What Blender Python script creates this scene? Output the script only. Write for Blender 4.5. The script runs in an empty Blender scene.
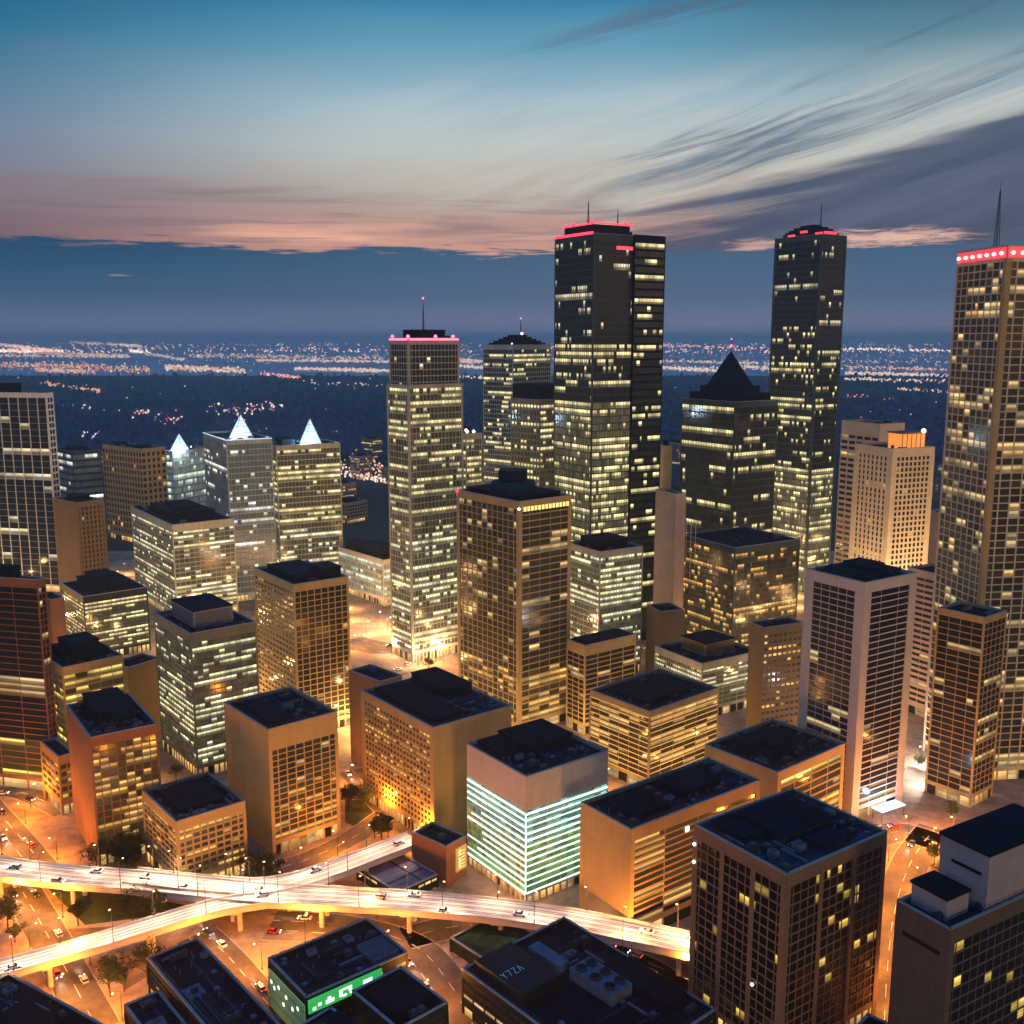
import bpy, math, random
from mathutils import Vector
random.seed(7)
sc = bpy.context.scene
R_ = math.radians

# ------------------------------------------------------------------ camera
H, FPX = 180.0, 1024.0                       # camera height (m), focal length (px)
TP = (512 - 338) / 1024.0
PITCH = math.atan(TP)
CP, SP = math.cos(PITCH), math.sin(PITCH)
cam = bpy.data.cameras.new('camera')
cam.sensor_width = 36.0
cam.lens = 36.0
cam.clip_start = 1.0
cam.clip_end = 200000.0
co = bpy.data.objects.new('camera', cam)
co.location = (0, 0, H)
co.rotation_euler = (math.pi / 2 - PITCH, 0, 0)
sc.collection.objects.link(co)
sc.camera = co

# ------------------------------------------------------------------ settings
sc.view_settings.view_transform = 'Standard'
sc.view_settings.look = 'None'
sc.view_settings.exposure = 0.0
sc.view_settings.gamma = 1.0
sc.render.engine = 'CYCLES'
cy = sc.cycles
cy.use_denoising = True
try:
    cy.denoiser = 'OPENIMAGEDENOISE'
    cy.denoising_input_passes = 'RGB_ALBEDO_NORMAL'
except Exception:
    pass
cy.max_bounces = 5
cy.diffuse_bounces = 2
cy.glossy_bounces = 2
cy.transmission_bounces = 2
cy.volume_bounces = 0
cy.sample_clamp_indirect = 3.0
cy.use_light_tree = True
cy.caustics_reflective = False
cy.caustics_refractive = False

def lin(r, g, b):
    f = lambda c: (c / 255 / 12.92) if c / 255 <= 0.04045 else ((c / 255 + 0.055) / 1.055) ** 2.4
    return (f(r), f(g), f(b), 1.0)

# ---- a tiny expression layer over math nodes
class Ex:
    def __init__(s, nt, sock): s.nt, s.s = nt, sock
    def _m(s, op, o=None, o2=None):
        n = s.nt.nodes.new('ShaderNodeMath'); n.operation = op
        for k, v in enumerate((s, o, o2)):
            if v is None: continue
            if isinstance(v, Ex): s.nt.links.new(v.s, n.inputs[k])
            else: n.inputs[k].default_value = v
        return Ex(s.nt, n.outputs[0])
    def __add__(s, o): return s._m('ADD', o)
    __radd__ = __add__
    def __mul__(s, o): return s._m('MULTIPLY', o)
    __rmul__ = __mul__
    def __sub__(s, o): return s._m('SUBTRACT', o)
    def __rsub__(s, o): return (s * -1.0) + o
    def __truediv__(s, o): return s._m('DIVIDE', o)
    def floor(s): return s._m('FLOOR')
    def fract(s): return s._m('FRACT')
    def lt(s, o): return s._m('LESS_THAN', o)
    def gt(s, o): return s._m('GREATER_THAN', o)
    def mx(s, o): return s._m('MAXIMUM', o)
    def mn(s, o): return s._m('MINIMUM', o)
    def pw(s, o): return s._m('POWER', o)
    def smooth(s, a, b):
        n = s.nt.nodes.new('ShaderNodeMapRange'); n.interpolation_type = 'SMOOTHSTEP'; n.clamp = True
        s.nt.links.new(s.s, n.inputs[0])
        for k, v in ((1, a), (2, b)):
            if isinstance(v, Ex): s.nt.links.new(v.s, n.inputs[k])
            else: n.inputs[k].default_value = v
        return Ex(s.nt, n.outputs[0])
def xyz(nt, x, y, z=0.0):
    n = nt.nodes.new('ShaderNodeCombineXYZ')
    for k, v in enumerate((x, y, z)):
        if isinstance(v, Ex): nt.links.new(v.s, n.inputs[k])
        else: n.inputs[k].default_value = v
    return n.outputs[0]
def noise(nt, vec, scale=1.0, detail=4.0, rough=0.55, dist=0.0):
    n = nt.nodes.new('ShaderNodeTexNoise')
    n.inputs['Scale'].default_value = scale; n.inputs['Detail'].default_value = detail
    n.inputs['Roughness'].default_value = rough; n.inputs['Distortion'].default_value = dist
    nt.links.new(vec, n.inputs['Vector'])
    return Ex(nt, n.outputs[0])
def white(nt, vec):
    n = nt.nodes.new('ShaderNodeTexWhiteNoise'); n.noise_dimensions = '3D'
    nt.links.new(vec, n.inputs['Vector'])
    return Ex(nt, n.outputs['Value'])
def ramp(nt, e, stops, interp='LINEAR'):
    n = nt.nodes.new('ShaderNodeValToRGB'); n.color_ramp.interpolation = interp
    el = n.color_ramp.elements
    while len(el) < len(stops): el.new(0.5)
    for q, (p_, c) in zip(el, stops): q.position = p_; q.color = c
    nt.links.new(e.s, n.inputs[0])
    return n.outputs[0]
def mix(nt, f, a, b, mode='MIX'):
    n = nt.nodes.new('ShaderNodeMix'); n.data_type = 'RGBA'; n.blend_type = mode
    if isinstance(f, Ex): nt.links.new(f.s, n.inputs[0])
    else: n.inputs[0].default_value = f
    for k, v in ((6, a), (7, b)):
        if isinstance(v, tuple): n.inputs[k].default_value = v
        else: nt.links.new(v, n.inputs[k])
    return n.outputs[2]

# ------------------------------------------------------------------ world: dusk sky
SUN_EL, SUN_AZ = 2.0, 162.0                    # warm fill added from low behind the viewer, to the right
w = bpy.data.worlds.new('World'); sc.world = w; w.use_nodes = True
nt = w.node_tree; nt.nodes.clear()
wo = nt.nodes.new('ShaderNodeOutputWorld'); bg = nt.nodes.new('ShaderNodeBackground')
nt.links.new(bg.outputs[0], wo.inputs[0])
tc = nt.nodes.new('ShaderNodeTexCoord'); sx = nt.nodes.new('ShaderNodeSeparateXYZ')
nt.links.new(tc.outputs['Generated'], sx.inputs[0])
dx, dy, dz = (Ex(nt, sx.outputs[k]) for k in range(3))
el = dz._m('ARCSINE') * (180 / math.pi)
az = dx._m('ARCTAN2', dy) * (180 / math.pi)
def erange(stops):                              # stops in degrees of elevation 0..60
    return [(p_ / 60.0, lin(*c)) for p_, c in stops]
e60 = el / 60.0
wob = noise(nt, xyz(nt, az * 0.05, el * 0.35, 3.1), 1.0, 4.0) - 0.5
e60w = (el + wob * 1.2) / 60.0
centre = ramp(nt, e60w, erange([(0, (170, 130, 125)), (4.6, (214, 156, 138)), (5.9, (196, 154, 142)), (7.0, (182, 162, 152)), (8.4, (190, 184, 174)),
                               (10, (192, 200, 198)), (12, (168, 193, 205)), (14.6, (108, 163, 190)), (17, (52, 128, 166)), (24, (62, 142, 204)), (40, (56, 138, 214)), (60, (50, 124, 212))]))
left = ramp(nt, e60w, erange([(0, (100, 85, 100)), (4.6, (106, 90, 104)), (5.9, (116, 100, 116)), (7.0, (124, 114, 132)), (8.4, (118, 124, 148)),
                             (10, (102, 126, 156)), (12, (72, 120, 152)), (14.6, (26, 104, 140)), (17, (6, 88, 124)), (24, (48, 128, 192)), (40, (48, 132, 208)), (60, (50, 124, 212))]))
right = ramp(nt, e60w, erange([(0, (150, 125, 130)), (4.6, (180, 150, 145)), (6.5, (190, 175, 168)), (8.4, (196, 190, 180)),
                              (10, (190, 196, 194)), (12, (160, 180, 188)), (14.6, (96, 138, 156)), (17, (48, 96, 124)), (24, (66, 140, 200)), (40, (56, 138, 214)), (60, (50, 124, 212))]))
sky = mix(nt, az.smooth(-31, -4), left, centre)
sky = mix(nt, az.smooth(4, 22), sky, right)
# horizontal wisps of grey-mauve in the salmon zone
wis = noise(nt, xyz(nt, az * 0.055, el * 0.9, 0.7), 1.0, 6.0, 0.6, 0.6)
wm = wis.smooth(0.50, 0.72) * el.smooth(4.6, 6.0) * (1.0 - el.smooth(7.0, 9.5)) * 0.75
sky = mix(nt, wm, sky, lin(140, 120, 124))
glow = noise(nt, xyz(nt, az * 0.07, el * 1.1, 5.2), 1.0, 5.0, 0.55).smooth(0.48, 0.66) * el.smooth(4.0, 4.8) * (1.0 - el.smooth(5.3, 6.4)) * (az.smooth(-22, -12)) * (1.0 - az.smooth(4, 14))
sky = mix(nt, glow * 0.8, sky, lin(248, 186, 160))
# rising streaks of cirrus on the right
st = el - az * 0.27 + noise(nt, xyz(nt, az * 0.06, el * 0.1, 9.0), 1.0, 2.0) * 2.0
strk = noise(nt, xyz(nt, az * 0.035, st * 0.62, 1.9), 1.0, 7.0, 0.62, 0.35)
zone = az.smooth(-4, 10) * el.smooth(6.0, 8.5)
sky = mix(nt, strk.smooth(0.50, 0.64) * zone * 0.85, sky, lin(84, 112, 136))
st2 = noise(nt, xyz(nt, az * 0.04, st * 0.8, 6.4), 1.0, 6.0, 0.6, 0.4)
sky = mix(nt, st2.smooth(0.52, 0.70) * az.smooth(-2, 8) * (1.0 - el.smooth(11.0, 14.0)) * 0.7, sky, lin(214, 210, 198))
veil = noise(nt, xyz(nt, az * 0.05, st * 0.42, 12.0), 1.0, 5.0, 0.6, 0.3).smooth(0.40, 0.62) * az.smooth(-14, 2) * el.smooth(6.0, 7.6) * (1.0 - el.smooth(10.5, 14.5))
sky = mix(nt, veil * 0.55, sky, lin(212, 212, 204))
# grey-blue cloud climbing to the right
cn = noise(nt, xyz(nt, az * 0.045, (el - az * 0.16) * 0.75, 2.2), 1.0, 7.0, 0.6, 0.5) - 0.5
edge = 4.35 + (az - 0.0).mx(0.0) * 0.25 + cn * 5.5
gm = (edge - el).smooth(-0.5, 1.1) * az.smooth(1.0, 8.0)
gcol = mix(nt, noise(nt, xyz(nt, az * 0.05, st * 0.7, 8.0), 1.0, 6.0, 0.6).smooth(0.35, 0.7), lin(48, 70, 100), lin(80, 94, 122))
sky = mix(nt, gm * 0.92, sky, gcol)
# pink breaks low in the grey cloud
def patch(a0, e0, ra, re):
    jit = (noise(nt, xyz(nt, az * 0.55, el * 4.5, a0), 1.0, 7.0, 0.7, 0.6) - 0.5) * 4.2
    d = ((az - a0) / ra).pw(2.0) + ((el - e0) / re).pw(2.0)
    return (d + jit).smooth(1.1, -0.3)
sky = mix(nt, patch(19.4, 5.0, 4.6, 0.6) * 0.95, sky, lin(240, 190, 172))
sky = mix(nt, patch(13.6, 4.75, 2.6, 0.45) * 0.8, sky, lin(226, 180, 166))
# thin mauve wisps crossing the glow
w2 = noise(nt, xyz(nt, az * 0.09, el * 2.6, 15.0), 1.0, 7.0, 0.66, 0.8).smooth(0.5, 0.66) * el.smooth(4.4, 5.2) * (1.0 - el.smooth(6.2, 8.0)) * (1.0 - az.smooth(10, 18))
sky = mix(nt, w2 * 0.55, sky, lin(118, 108, 122))
# slate cloud bank lying on the horizon
be = 4.72 + (noise(nt, xyz(nt, az * 0.16, 0.4, 4.4), 1.0, 5.0, 0.55) - 0.5) * 1.1 + (noise(nt, xyz(nt, az * 0.26, el * 3.4, 1.4), 1.0, 7.0, 0.66, 0.5) - 0.5) * 2.3 + ((az + 18.0) * -1.0).mx(0.0) * 0.03
bm = (be - el).smooth(-0.12, 0.22)
bstops_l = [(0, (104, 118, 146)), (0.7, (104, 116, 148)), (2.2, (58, 92, 124)), (3.6, (38, 84, 118)), (4.8, (26, 74, 108)), (8, (40, 80, 110))]
bstops_r = [(0, (110, 120, 148)), (0.7, (116, 124, 154)), (2.2, (84, 106, 136)), (3.6, (72, 102, 134)), (4.8, (64, 96, 126)), (8, (70, 96, 126))]
bank = mix(nt, az.smooth(-26, 6), ramp(nt, el / 60.0, erange(bstops_l)), ramp(nt, el / 60.0, erange(bstops_r)))
sky = mix(nt, bm, sky, bank)
sky = mix(nt, patch(-20.6, 3.15, 0.75, 0.07) * 0.7, sky, lin(170, 150, 150))
sky = mix(nt, el.smooth(-0.5, -6.0), sky, lin(40, 44, 60))
# warm glow added to the unseen sky behind the viewer, filling facades and haze
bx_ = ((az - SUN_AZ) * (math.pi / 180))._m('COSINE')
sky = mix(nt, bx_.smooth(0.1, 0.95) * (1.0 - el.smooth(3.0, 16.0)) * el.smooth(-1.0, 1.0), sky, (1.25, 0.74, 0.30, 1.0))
# Nishita twilight adds a little
ns = nt.nodes.new('ShaderNodeTexSky'); ns.sky_type = 'NISHITA'; ns.sun_disc = False
ns.sun_elevation = R_(SUN_EL); ns.sun_rotation = R_(SUN_AZ)
nsm = nt.nodes.new('ShaderNodeVectorMath'); nsm.operation = 'SCALE'; nsm.inputs[3].default_value = 0.004
nt.links.new(ns.outputs[0], nsm.inputs[0])
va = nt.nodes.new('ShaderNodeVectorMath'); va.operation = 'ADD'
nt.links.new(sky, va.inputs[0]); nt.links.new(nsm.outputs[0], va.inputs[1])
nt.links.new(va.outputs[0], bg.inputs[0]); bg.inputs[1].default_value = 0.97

# ------------------------------------------------------------------ sun (low warm lamp added to light the facades)
sl = bpy.data.lights.new('sun', 'SUN'); sl.energy = 0.6; sl.angle = R_(8); sl.color = (1.0, 0.68, 0.26)
so = bpy.data.objects.new('sun', sl); sc.collection.objects.link(so)
sd = Vector((math.sin(R_(SUN_AZ)) * math.cos(R_(SUN_EL)), math.cos(R_(SUN_AZ)) * math.cos(R_(SUN_EL)), math.sin(R_(SUN_EL))))
so.rotation_euler = sd.to_track_quat('Z', 'Y').to_euler()

# ------------------------------------------------------------------ geometry helpers
COL = sc.collection
def gp(px, py, z=0.0):
    """ground point (x, y) seen at a photo position, on height z"""
    v = (512 - py) / FPX; h = z - H
    q = h * (CP + v * SP) / (v * CP - SP)
    return ((px - 512) / FPX * (q * CP - h * SP), q)
def solve(F, L, R, base, t=None):
    xf, yf = F; _, q = gp(xf, base); v = (512 - yf) / FPX
    h = (v * q * CP - q * SP) / (CP + v * SP); X = (xf - 512) / FPX * (q * CP - h * SP)
    def ln(ax, ay, px):
        k = (px - 512) / FPX
        return (k * (q * CP - h * SP) - X) / (ax - k * ay * CP)
    def py_(qq): return 512 - FPX * (qq * SP + h * CP) / (qq * CP - h * SP)
    best = None
    for td in ([t] if t is not None else [x * .5 for x in range(2, 179)]):
        a = R_(td); lL = ln(-math.cos(a), math.sin(a), L[0]); lR = ln(math.sin(a), math.cos(a), R[0])
        if min(lL, lR) < 3 or max(lL, lR) > 120: continue
        e = (py_(q + lL * math.sin(a)) - L[1]) ** 2 + (py_(q + lR * math.cos(a)) - R[1]) ** 2
        e += 0.2 * max(0, max(lL, lR) / min(lL, lR) - 2.2) ** 2
        if best is None or e < best[0]: best = (e, td, lL, lR)
    if best is None: raise ValueError(('solve', F, L, R, base))
    e, td, lL, lR = best
    return dict(x=X, y=q, t=td, L=lL, R=lR, h=h + H)

class MB:
    def __init__(s): s.v, s.f, s.m, s.uv = [], [], [], []
    def quad(s, a, b, c, d, m=0, uv=None):
        k = len(s.v); s.v += [a, b, c, d]; s.f.append((k, k + 1, k + 2, k + 3)); s.m.append(m)
        s.uv += uv or [(0, 0)] * 4
    def tri(s, a, b, c, m=0):
        k = len(s.v); s.v += [a, b, c]; s.f.append((k, k + 1, k + 2)); s.m.append(m); s.uv += [(0, 0)] * 3
    def hexa(s, p, m=0):           # p: 4 bottom (ccw from above) + 4 top
        for i in ((3, 2, 1, 0), (4, 5, 6, 7), (0, 1, 5, 4), (1, 2, 6, 5), (2, 3, 7, 6), (3, 0, 4, 7)):
            s.quad(*(p[k] for k in i), m=m)
    def box(s, x0, y0, z0, x1, y1, z1, m=0):
        s.hexa([(x0, y0, z0), (x1, y0, z0), (x1, y1, z0), (x0, y1, z0), (x0, y0, z1), (x1, y0, z1), (x1, y1, z1), (x0, y1, z1)], m)
    def tube(s, a, b, r0, r1, n=8, m=0, cap=True):
        a, b = Vector(a), Vector(b); d = (b - a).normalized()
        u = d.orthogonal().normalized(); w_ = d.cross(u)
        A = [tuple(a + (u * math.cos(2 * math.pi * k / n) + w_ * math.sin(2 * math.pi * k / n)) * r0) for k in range(n)]
        B = [tuple(b + (u * math.cos(2 * math.pi * k / n) + w_ * math.sin(2 * math.pi * k / n)) * r1) for k in range(n)]
        for k in range(n): s.quad(A[k], A[(k + 1) % n], B[(k + 1) % n], B[k], m)
        if cap:
            for k in range(1, n - 1):
                s.tri(B[0], B[k], B[k + 1], m); s.tri(A[0], A[k + 1], A[k], m)
    def ball(s, c, r, m=0, nu=8, nv=5, sq=1.0):
        P = lambda i, j: (c[0] + r * math.sin(math.pi * j / nv) * math.cos(2 * math.pi * i / nu), c[1] + r * math.sin(math.pi * j / nv) * math.sin(2 * math.pi * i / nu), c[2] + r * sq * math.cos(math.pi * j / nv))
        for i in range(nu):
            for j in range(nv): s.quad(P(i, j), P(i, j + 1), P(i + 1, j + 1), P(i + 1, j), m)
    def build(s, name, mats, parent=None):
        me = bpy.data.meshes.new(name); me.from_pydata(s.v, [], s.f)
        for q in (mats if isinstance(mats, (list, tuple)) else [mats]): me.materials.append(q)
        me.polygons.foreach_set('material_index', s.m)
        ul = me.uv_layers.new(name='UVMap')
        flat = [c for q in s.uv for c in q]
        ul.data.foreach_set('uv', flat)
        me.update()
        o = bpy.data.objects.new(name, me); COL.objects.link(o)
        if parent is not None: o.parent = parent
        return o
def tag(o, label=None, cat=None, group=None, kind=None):
    if label: o['label'] = label
    if cat: o['category'] = cat
    if group: o['group'] = group
    if kind: o['kind'] = kind
    return o
def empty(name, loc, rz=0.0):
    o = bpy.data.objects.new(name, None); o.location = loc; o.rotation_euler = (0, 0, rz); o.empty_display_size = 1
    COL.objects.link(o); return o
def copy_tree(o, parent=None):
    c = o.copy(); COL.objects.link(c); c.parent = parent
    for ch in list(KIDS.get(o.name, [])): KIDS.setdefault(c.name, []).append(copy_tree(ch, c))
    return c
KIDS = {}
def index_kids(root):
    for ch in root.children:
        KIDS.setdefault(root.name, []).append(ch); index_kids(ch)

# ------------------------------------------------------------------ materials
def newmat(name):
    m = bpy.data.materials.new(name); m.use_nodes = True
    n = m.node_tree; b = n.nodes['Principled BSDF']
    return m, n, b
def surf(name, col, rough=0.8, vary=0.25, scale=0.25, streak=True, metal=0.0, bump=0.0):
    m, n, b = newmat(name)
    t = n.nodes.new('ShaderNodeTexCoord'); mp = n.nodes.new('ShaderNodeMapping')
    mp.inputs['Scale'].default_value = (1, 1, 0.18) if streak else (1, 1, 1)
    n.links.new(t.outputs['Object'], mp.inputs[0])
    a = noise(n, mp.outputs[0], scale, 5.0, 0.6); a2 = noise(n, t.outputs['Object'], scale * 6, 3.0, 0.6)
    k = (a * 0.65 + a2 * 0.35).smooth(0.3, 0.7)
    lo = tuple(c * (1 - vary) for c in col) + (1,); hi = tuple(min(1, c * (1 + vary)) for c in col) + (1,)
    n.links.new(mix(n, k, lo, hi), b.inputs['Base Color'])
    b.inputs['Roughness'].default_value = rough; b.inputs['Metallic'].default_value = metal; b.inputs['Specular IOR Level'].default_value = .5 if rough < .35 else .08
    if bump:
        bu = n.nodes.new('ShaderNodeBump'); bu.inputs['Strength'].default_value = bump
        n.links.new(a2.s, bu.inputs['Height']); n.links.new(bu.outputs[0], b.inputs['Normal'])
    return m
def wallm(name, col, rough=0.82):
    """precast wall: soft blotches, rain streaks and fine panel joints"""
    m, n, b = newmat(name)
    t = n.nodes.new('ShaderNodeTexCoord'); sp = n.nodes.new('ShaderNodeSeparateXYZ'); n.links.new(t.outputs['Object'], sp.inputs[0])
    x, y, z = (Ex(n, sp.outputs[k]) for k in range(3))
    blot = noise(n, t.outputs['Object'], 0.09, 5.0, 0.6); fine = noise(n, t.outputs['Object'], 1.6, 4.0, 0.65)
    strk = noise(n, xyz(n, (x + y) * 0.9, (x - y) * 0.9, z * 0.05), 1.0, 4.0, 0.6)
    k = (blot * 0.5 + fine * 0.25 + strk * 0.25).smooth(0.34, 0.66)
    c = mix(n, k, tuple(v * 0.84 for v in col) + (1,), tuple(v * 1.12 for v in col) + (1,))
    j = ((z / 3.4).fract().lt(0.03)).mx(((x + y) / 2.6).fract().lt(0.025))
    n.links.new(mix(n, j * 0.4, c, tuple(v * 0.5 for v in col) + (1,)), b.inputs['Base Color'])
    b.inputs['Roughness'].default_value = rough; b.inputs['Specular IOR Level'].default_value = .12
    return m
def glow(name, col, s=1.0, sample=False):
    m, n, b = newmat(name)
    b.inputs['Base Color'].default_value = (0.2, 0.2, 0.2, 1)
    b.inputs['Emission Color'].default_value = tuple(col) + (1,); b.inputs['Emission Strength'].default_value = s
    if not sample:
        m.cycles.emission_sampling = 'NONE'
    return m
def winmat(name, c1, c2, frac=0.12, row=0.1, run=0.15, s=1.0, glass=(0.012, 0.014, 0.016), rough=0.12, runlen=5.0, rowfill=0.85, dim=0.0, thin=0.0):
    """window glass: dark panes with a share of them lit from inside; uv = (bay, storey)"""
    m, n, b = newmat(name)
    t = n.nodes.new('ShaderNodeUVMap'); sp = n.nodes.new('ShaderNodeSeparateXYZ')
    n.links.new(t.outputs[0], sp.inputs[0])
    u, v = Ex(n, sp.outputs[0]), Ex(n, sp.outputs[1])
    cu, cv, fu, fv = u.floor(), v.floor(), u.fract(), v.fract()
    r1 = white(n, xyz(n, cu, cv, 0.5)); r2 = white(n, xyz(n, (u / runlen + white(n, xyz(n, cv, 7.0)) * 3.0).floor(), cv, 3.5)); r3 = white(n, xyz(n, (u / 100.0).floor(), cv, 8.5))
    r4 = white(n, xyz(n, cu, cv, 21.5)); r5 = white(n, xyz(n, cu, cv, 40.5))
    th = (r3.lt(row) * rowfill).mx(r2.lt(run) * 0.75).mx(frac)
    lit = r1.lt(th)
    blind = fv.lt(1.0 - r5 * r5 * 0.5)                     # some blinds hang part way down
    inner = (0.42 + fv.smooth(0.35, 0.98) * 0.75) * (0.45 + 0.55 * blind) * (1.0 - thin) + thin * (0.10 + fv.smooth(0.48, 0.70) * 1.15)
    clut = noise(n, xyz(n, u * 3.0, v * 5.0, 0.0), 1.0, 2.0) * 0.8 + 0.6
    along = noise(n, xyz(n, u * 0.22, cv * 3.7, 5.0), 1.0, 3.0, 0.6).smooth(0.3, 0.72)
    e = lit * (0.15 + r4 * r4 * 0.55 + along * 0.85) * inner * clut * s + dim * (0.25 + r4 * 0.6 + along * 0.7)  # dim: faint glow on every pane, standing in for lit haze
    n.links.new(mix(n, r5, tuple(c1) + (1,), tuple(c2) + (1,)), b.inputs['Emission Color'])
    n.links.new(e.s, b.inputs['Emission Strength'])
    b.inputs['Specular IOR Level'].default_value = .32; b.inputs['Base Color'].default_value = tuple(glass) + (1,)
    b.inputs['Roughness'].default_value = rough
    m.cycles.emission_sampling = 'NONE'
    return m

W = {
 'tan': wallm('tan_concrete', (0.40, 0.29, 0.13)), 'brown': wallm('brown_concrete', (0.24, 0.155, 0.075)),
 'pink': wallm('pinkish_concrete', (0.46, 0.33, 0.25)), 'pale': wallm('pale_concrete', (0.52, 0.46, 0.38)),
 'grey': wallm('grey_concrete', (0.33, 0.28, 0.235)), 'rust': wallm('rust_brown_cladding', (0.22, 0.105, 0.06)),
 'olive': surf('olive_metal_panel', (0.16, 0.16, 0.115), 0.45), 'slate': surf('slate_metal_panel', (0.05, 0.068, 0.078), 0.4),
 'ledge': surf('pale_metal_ledge', (0.34, 0.34, 0.28), 0.45), 'ledgeb': surf('blue_grey_metal_ledge', (0.26, 0.31, 0.33), 0.45),
 'black': surf('black_metal_panel', (0.007, 0.013, 0.020), 0.5), 'navy': surf('navy_panel', (0.003, 0.012, 0.024), 0.65),
 'palegrey': wallm('pale_grey_concrete', (0.48, 0.435, 0.39)), 'cream': wallm('cream_concrete', (0.58, 0.46, 0.31)), 'pink2': wallm('brownish_concrete', (0.20, 0.125, 0.08)), 'brown2': wallm('dark_brown_stone', (0.12, 0.085, 0.06)),
 'white': wallm('white_cladding', (0.66, 0.62, 0.56)), 'mauve': wallm('mauve_render', (0.34, 0.29, 0.30)),
}
ROOF = surf('roof_bitumen', (0.001, 0.008, 0.015), 0.85, 0.7, 0.12, False)
ROOFB = surf('roof_membrane_blue_grey', (0.004, 0.032, 0.060), 0.75, 0.6, 0.1, False)
COPE = surf('roof_coping', (0.30, 0.29, 0.27), 0.5, 0.2, 0.3, False)
PLANT = surf('rooftop_plant_metal', (0.02, 0.036, 0.052), 0.6, 0.3, 0.4, False)
PLANTL = surf('rooftop_pale_metal', (0.10, 0.13, 0.17), 0.6, 0.3, 0.4, False)
STEEL = surf('dark_steel', (0.07, 0.07, 0.075), 0.4, 0.2, 1.0, False, 0.6)
YEL, YEL2 = (1.0, 0.62, 0.20), (1.0, 0.76, 0.38)
GRN, GRN2 = (0.92, 0.84, 0.36), (1.0, 0.78, 0.40)
WH, WH2 = (0.95, 0.92, 0.66), (1.0, 0.82, 0.52)
M_ = {
 'grid': winmat('dark_office_glass', YEL, (1.0, 0.45, 0.12), 0.03, 0.015, 0.02, 1.0, dim=.004),
 'gridlit': winmat('half_lit_office_glass', YEL, YEL2, 0.09, 0.06, 0.09, 0.95, dim=.018, thin=.4),
 'amber': winmat('amber_lit_glass', (1.0, 0.50, 0.10), YEL, 0.13, 0.18, 0.2, 0.95, dim=.045, thin=.7),
 'strip': winmat('strip_window_glass', (1.0, 0.6, 0.22), YEL2, 0.02, 0.03, 0.05, 0.9, dim=.004, thin=.5),
 'green': winmat('greenish_lit_glass', GRN, GRN2, 0.06, 0.31, 0.28, 1.1, (0.02, 0.026, 0.022), .12, 7.0, .95, .035, .9),
 'greenb': winmat('bright_greenish_glass', GRN, WH, 0.08, 0.34, 0.30, 1.15, (0.02, 0.026, 0.022), .12, 7.0, .95, .05, .9),
 'tower': winmat('dark_tower_glass', YEL2, GRN, 0.055, 0.17, 0.2, 1.1, (0.010, 0.016, 0.022), 0.1, 6.0, .94, .010, .85),
 'towerdark': winmat('unlit_tower_glass', YEL2, WH, 0.03, 0.04, 0.05, 0.9, (0.010, 0.016, 0.022), 0.1, 6.0, .92, .004, .6),
 'towerlow': winmat('tower_glass_lit_floors', GRN2, GRN, 0.10, 0.42, 0.38, 1.15, (0.02, 0.024, 0.02), 0.1, 7.0, .95, .10, .85),
 'blue': winmat('bluish_glass', (.8, .92, .95), WH2, 0.05, 0.16, 0.14, 1.1, (0.05, 0.075, 0.09), 0.2, 6.0, .93, .035, .85),
 'teal': winmat('teal_lit_glass', (0.18, 0.8, 0.5), (0.5, 1.0, 0.8), 0.35, 0.25, 0.3, 0.6, (0.02, 0.06, 0.045), 0.15, 4.0, 0.9, 0.2),
 'lime': winmat('lime_lit_glass', (0.40, 0.75, 0.10), (0.5, 0.9, 0.35), 0.35, 0.25, 0.3, 0.55, (0.02, 0.06, 0.03), 0.15, 4.0, 0.9, 0.2),
 'near': winmat('near_window_glass', (1.0, 0.60, 0.08), (1.0, 0.72, 0.16), 0.05, 0.0, 0.05, 1.3, (0.008, 0.007, 0.007), 0.15, 2.0),
 'lobby': winmat('lobby_glass', (1.0, 0.50, 0.12), (1.0, 0.66, 0.28), 0.8, 0.0, 0.0, 1.5),
 'yellow': winmat('yellow_lit_glass', (1.0, 0.64, 0.10), (0.95, 0.78, 0.24), 0.14, 0.35, 0.3, 1.1, dim=.04, thin=.75),
 'palegr': winmat('pale_lit_glass', (0.75, 1.0, 0.82), (0.95, 1.0, 0.75), 0.15, 0.3, 0.2, 0.9, (0.10, 0.12, 0.10), 0.3, 5, 0.9, 0.14, .6),
}
RED = glow('red_neon', (1.0, 0.02, 0.05), 3.0, True)
REDW = glow('red_white_lamp', (1.0, 0.45, 0.38), 4.0)
PINKG = glow('pink_beacon', (1.0, 0.16, 0.3), 2.5)
WHITEL = glow('white_lamp', (1.0, 0.95, 0.9), 4.0)
COOLW = glow('cool_white_light_strip', (0.62, 1.0, 0.90), 2.0, True)
SPIRE = glow('glowing_white_spire', (0.62, 0.82, 1.0), 1.05, True)  # whole spire glows, standing in for floodlighting
SODIUM = glow('sodium_bulb', (1.0, 0.62, 0.28), 6.0)
ORANGEG = glow('orange_lit_screen', (1.0, 0.30, 0.03), 1.0, True)
GREENG = glow('green_lit_sign', (0.02, 0.42, 0.07), 1.0, True)
GREENW = glow('white_sign_letters', (0.85, 1.0, 0.8), 1.6)
YELG = glow('yellow_light_strip', (1.0, 0.72, 0.18), 1.5)
BLUEW = glow('blue_white_lit_canopy', (0.35, 0.62, 1.0), 2.2, True)

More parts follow.
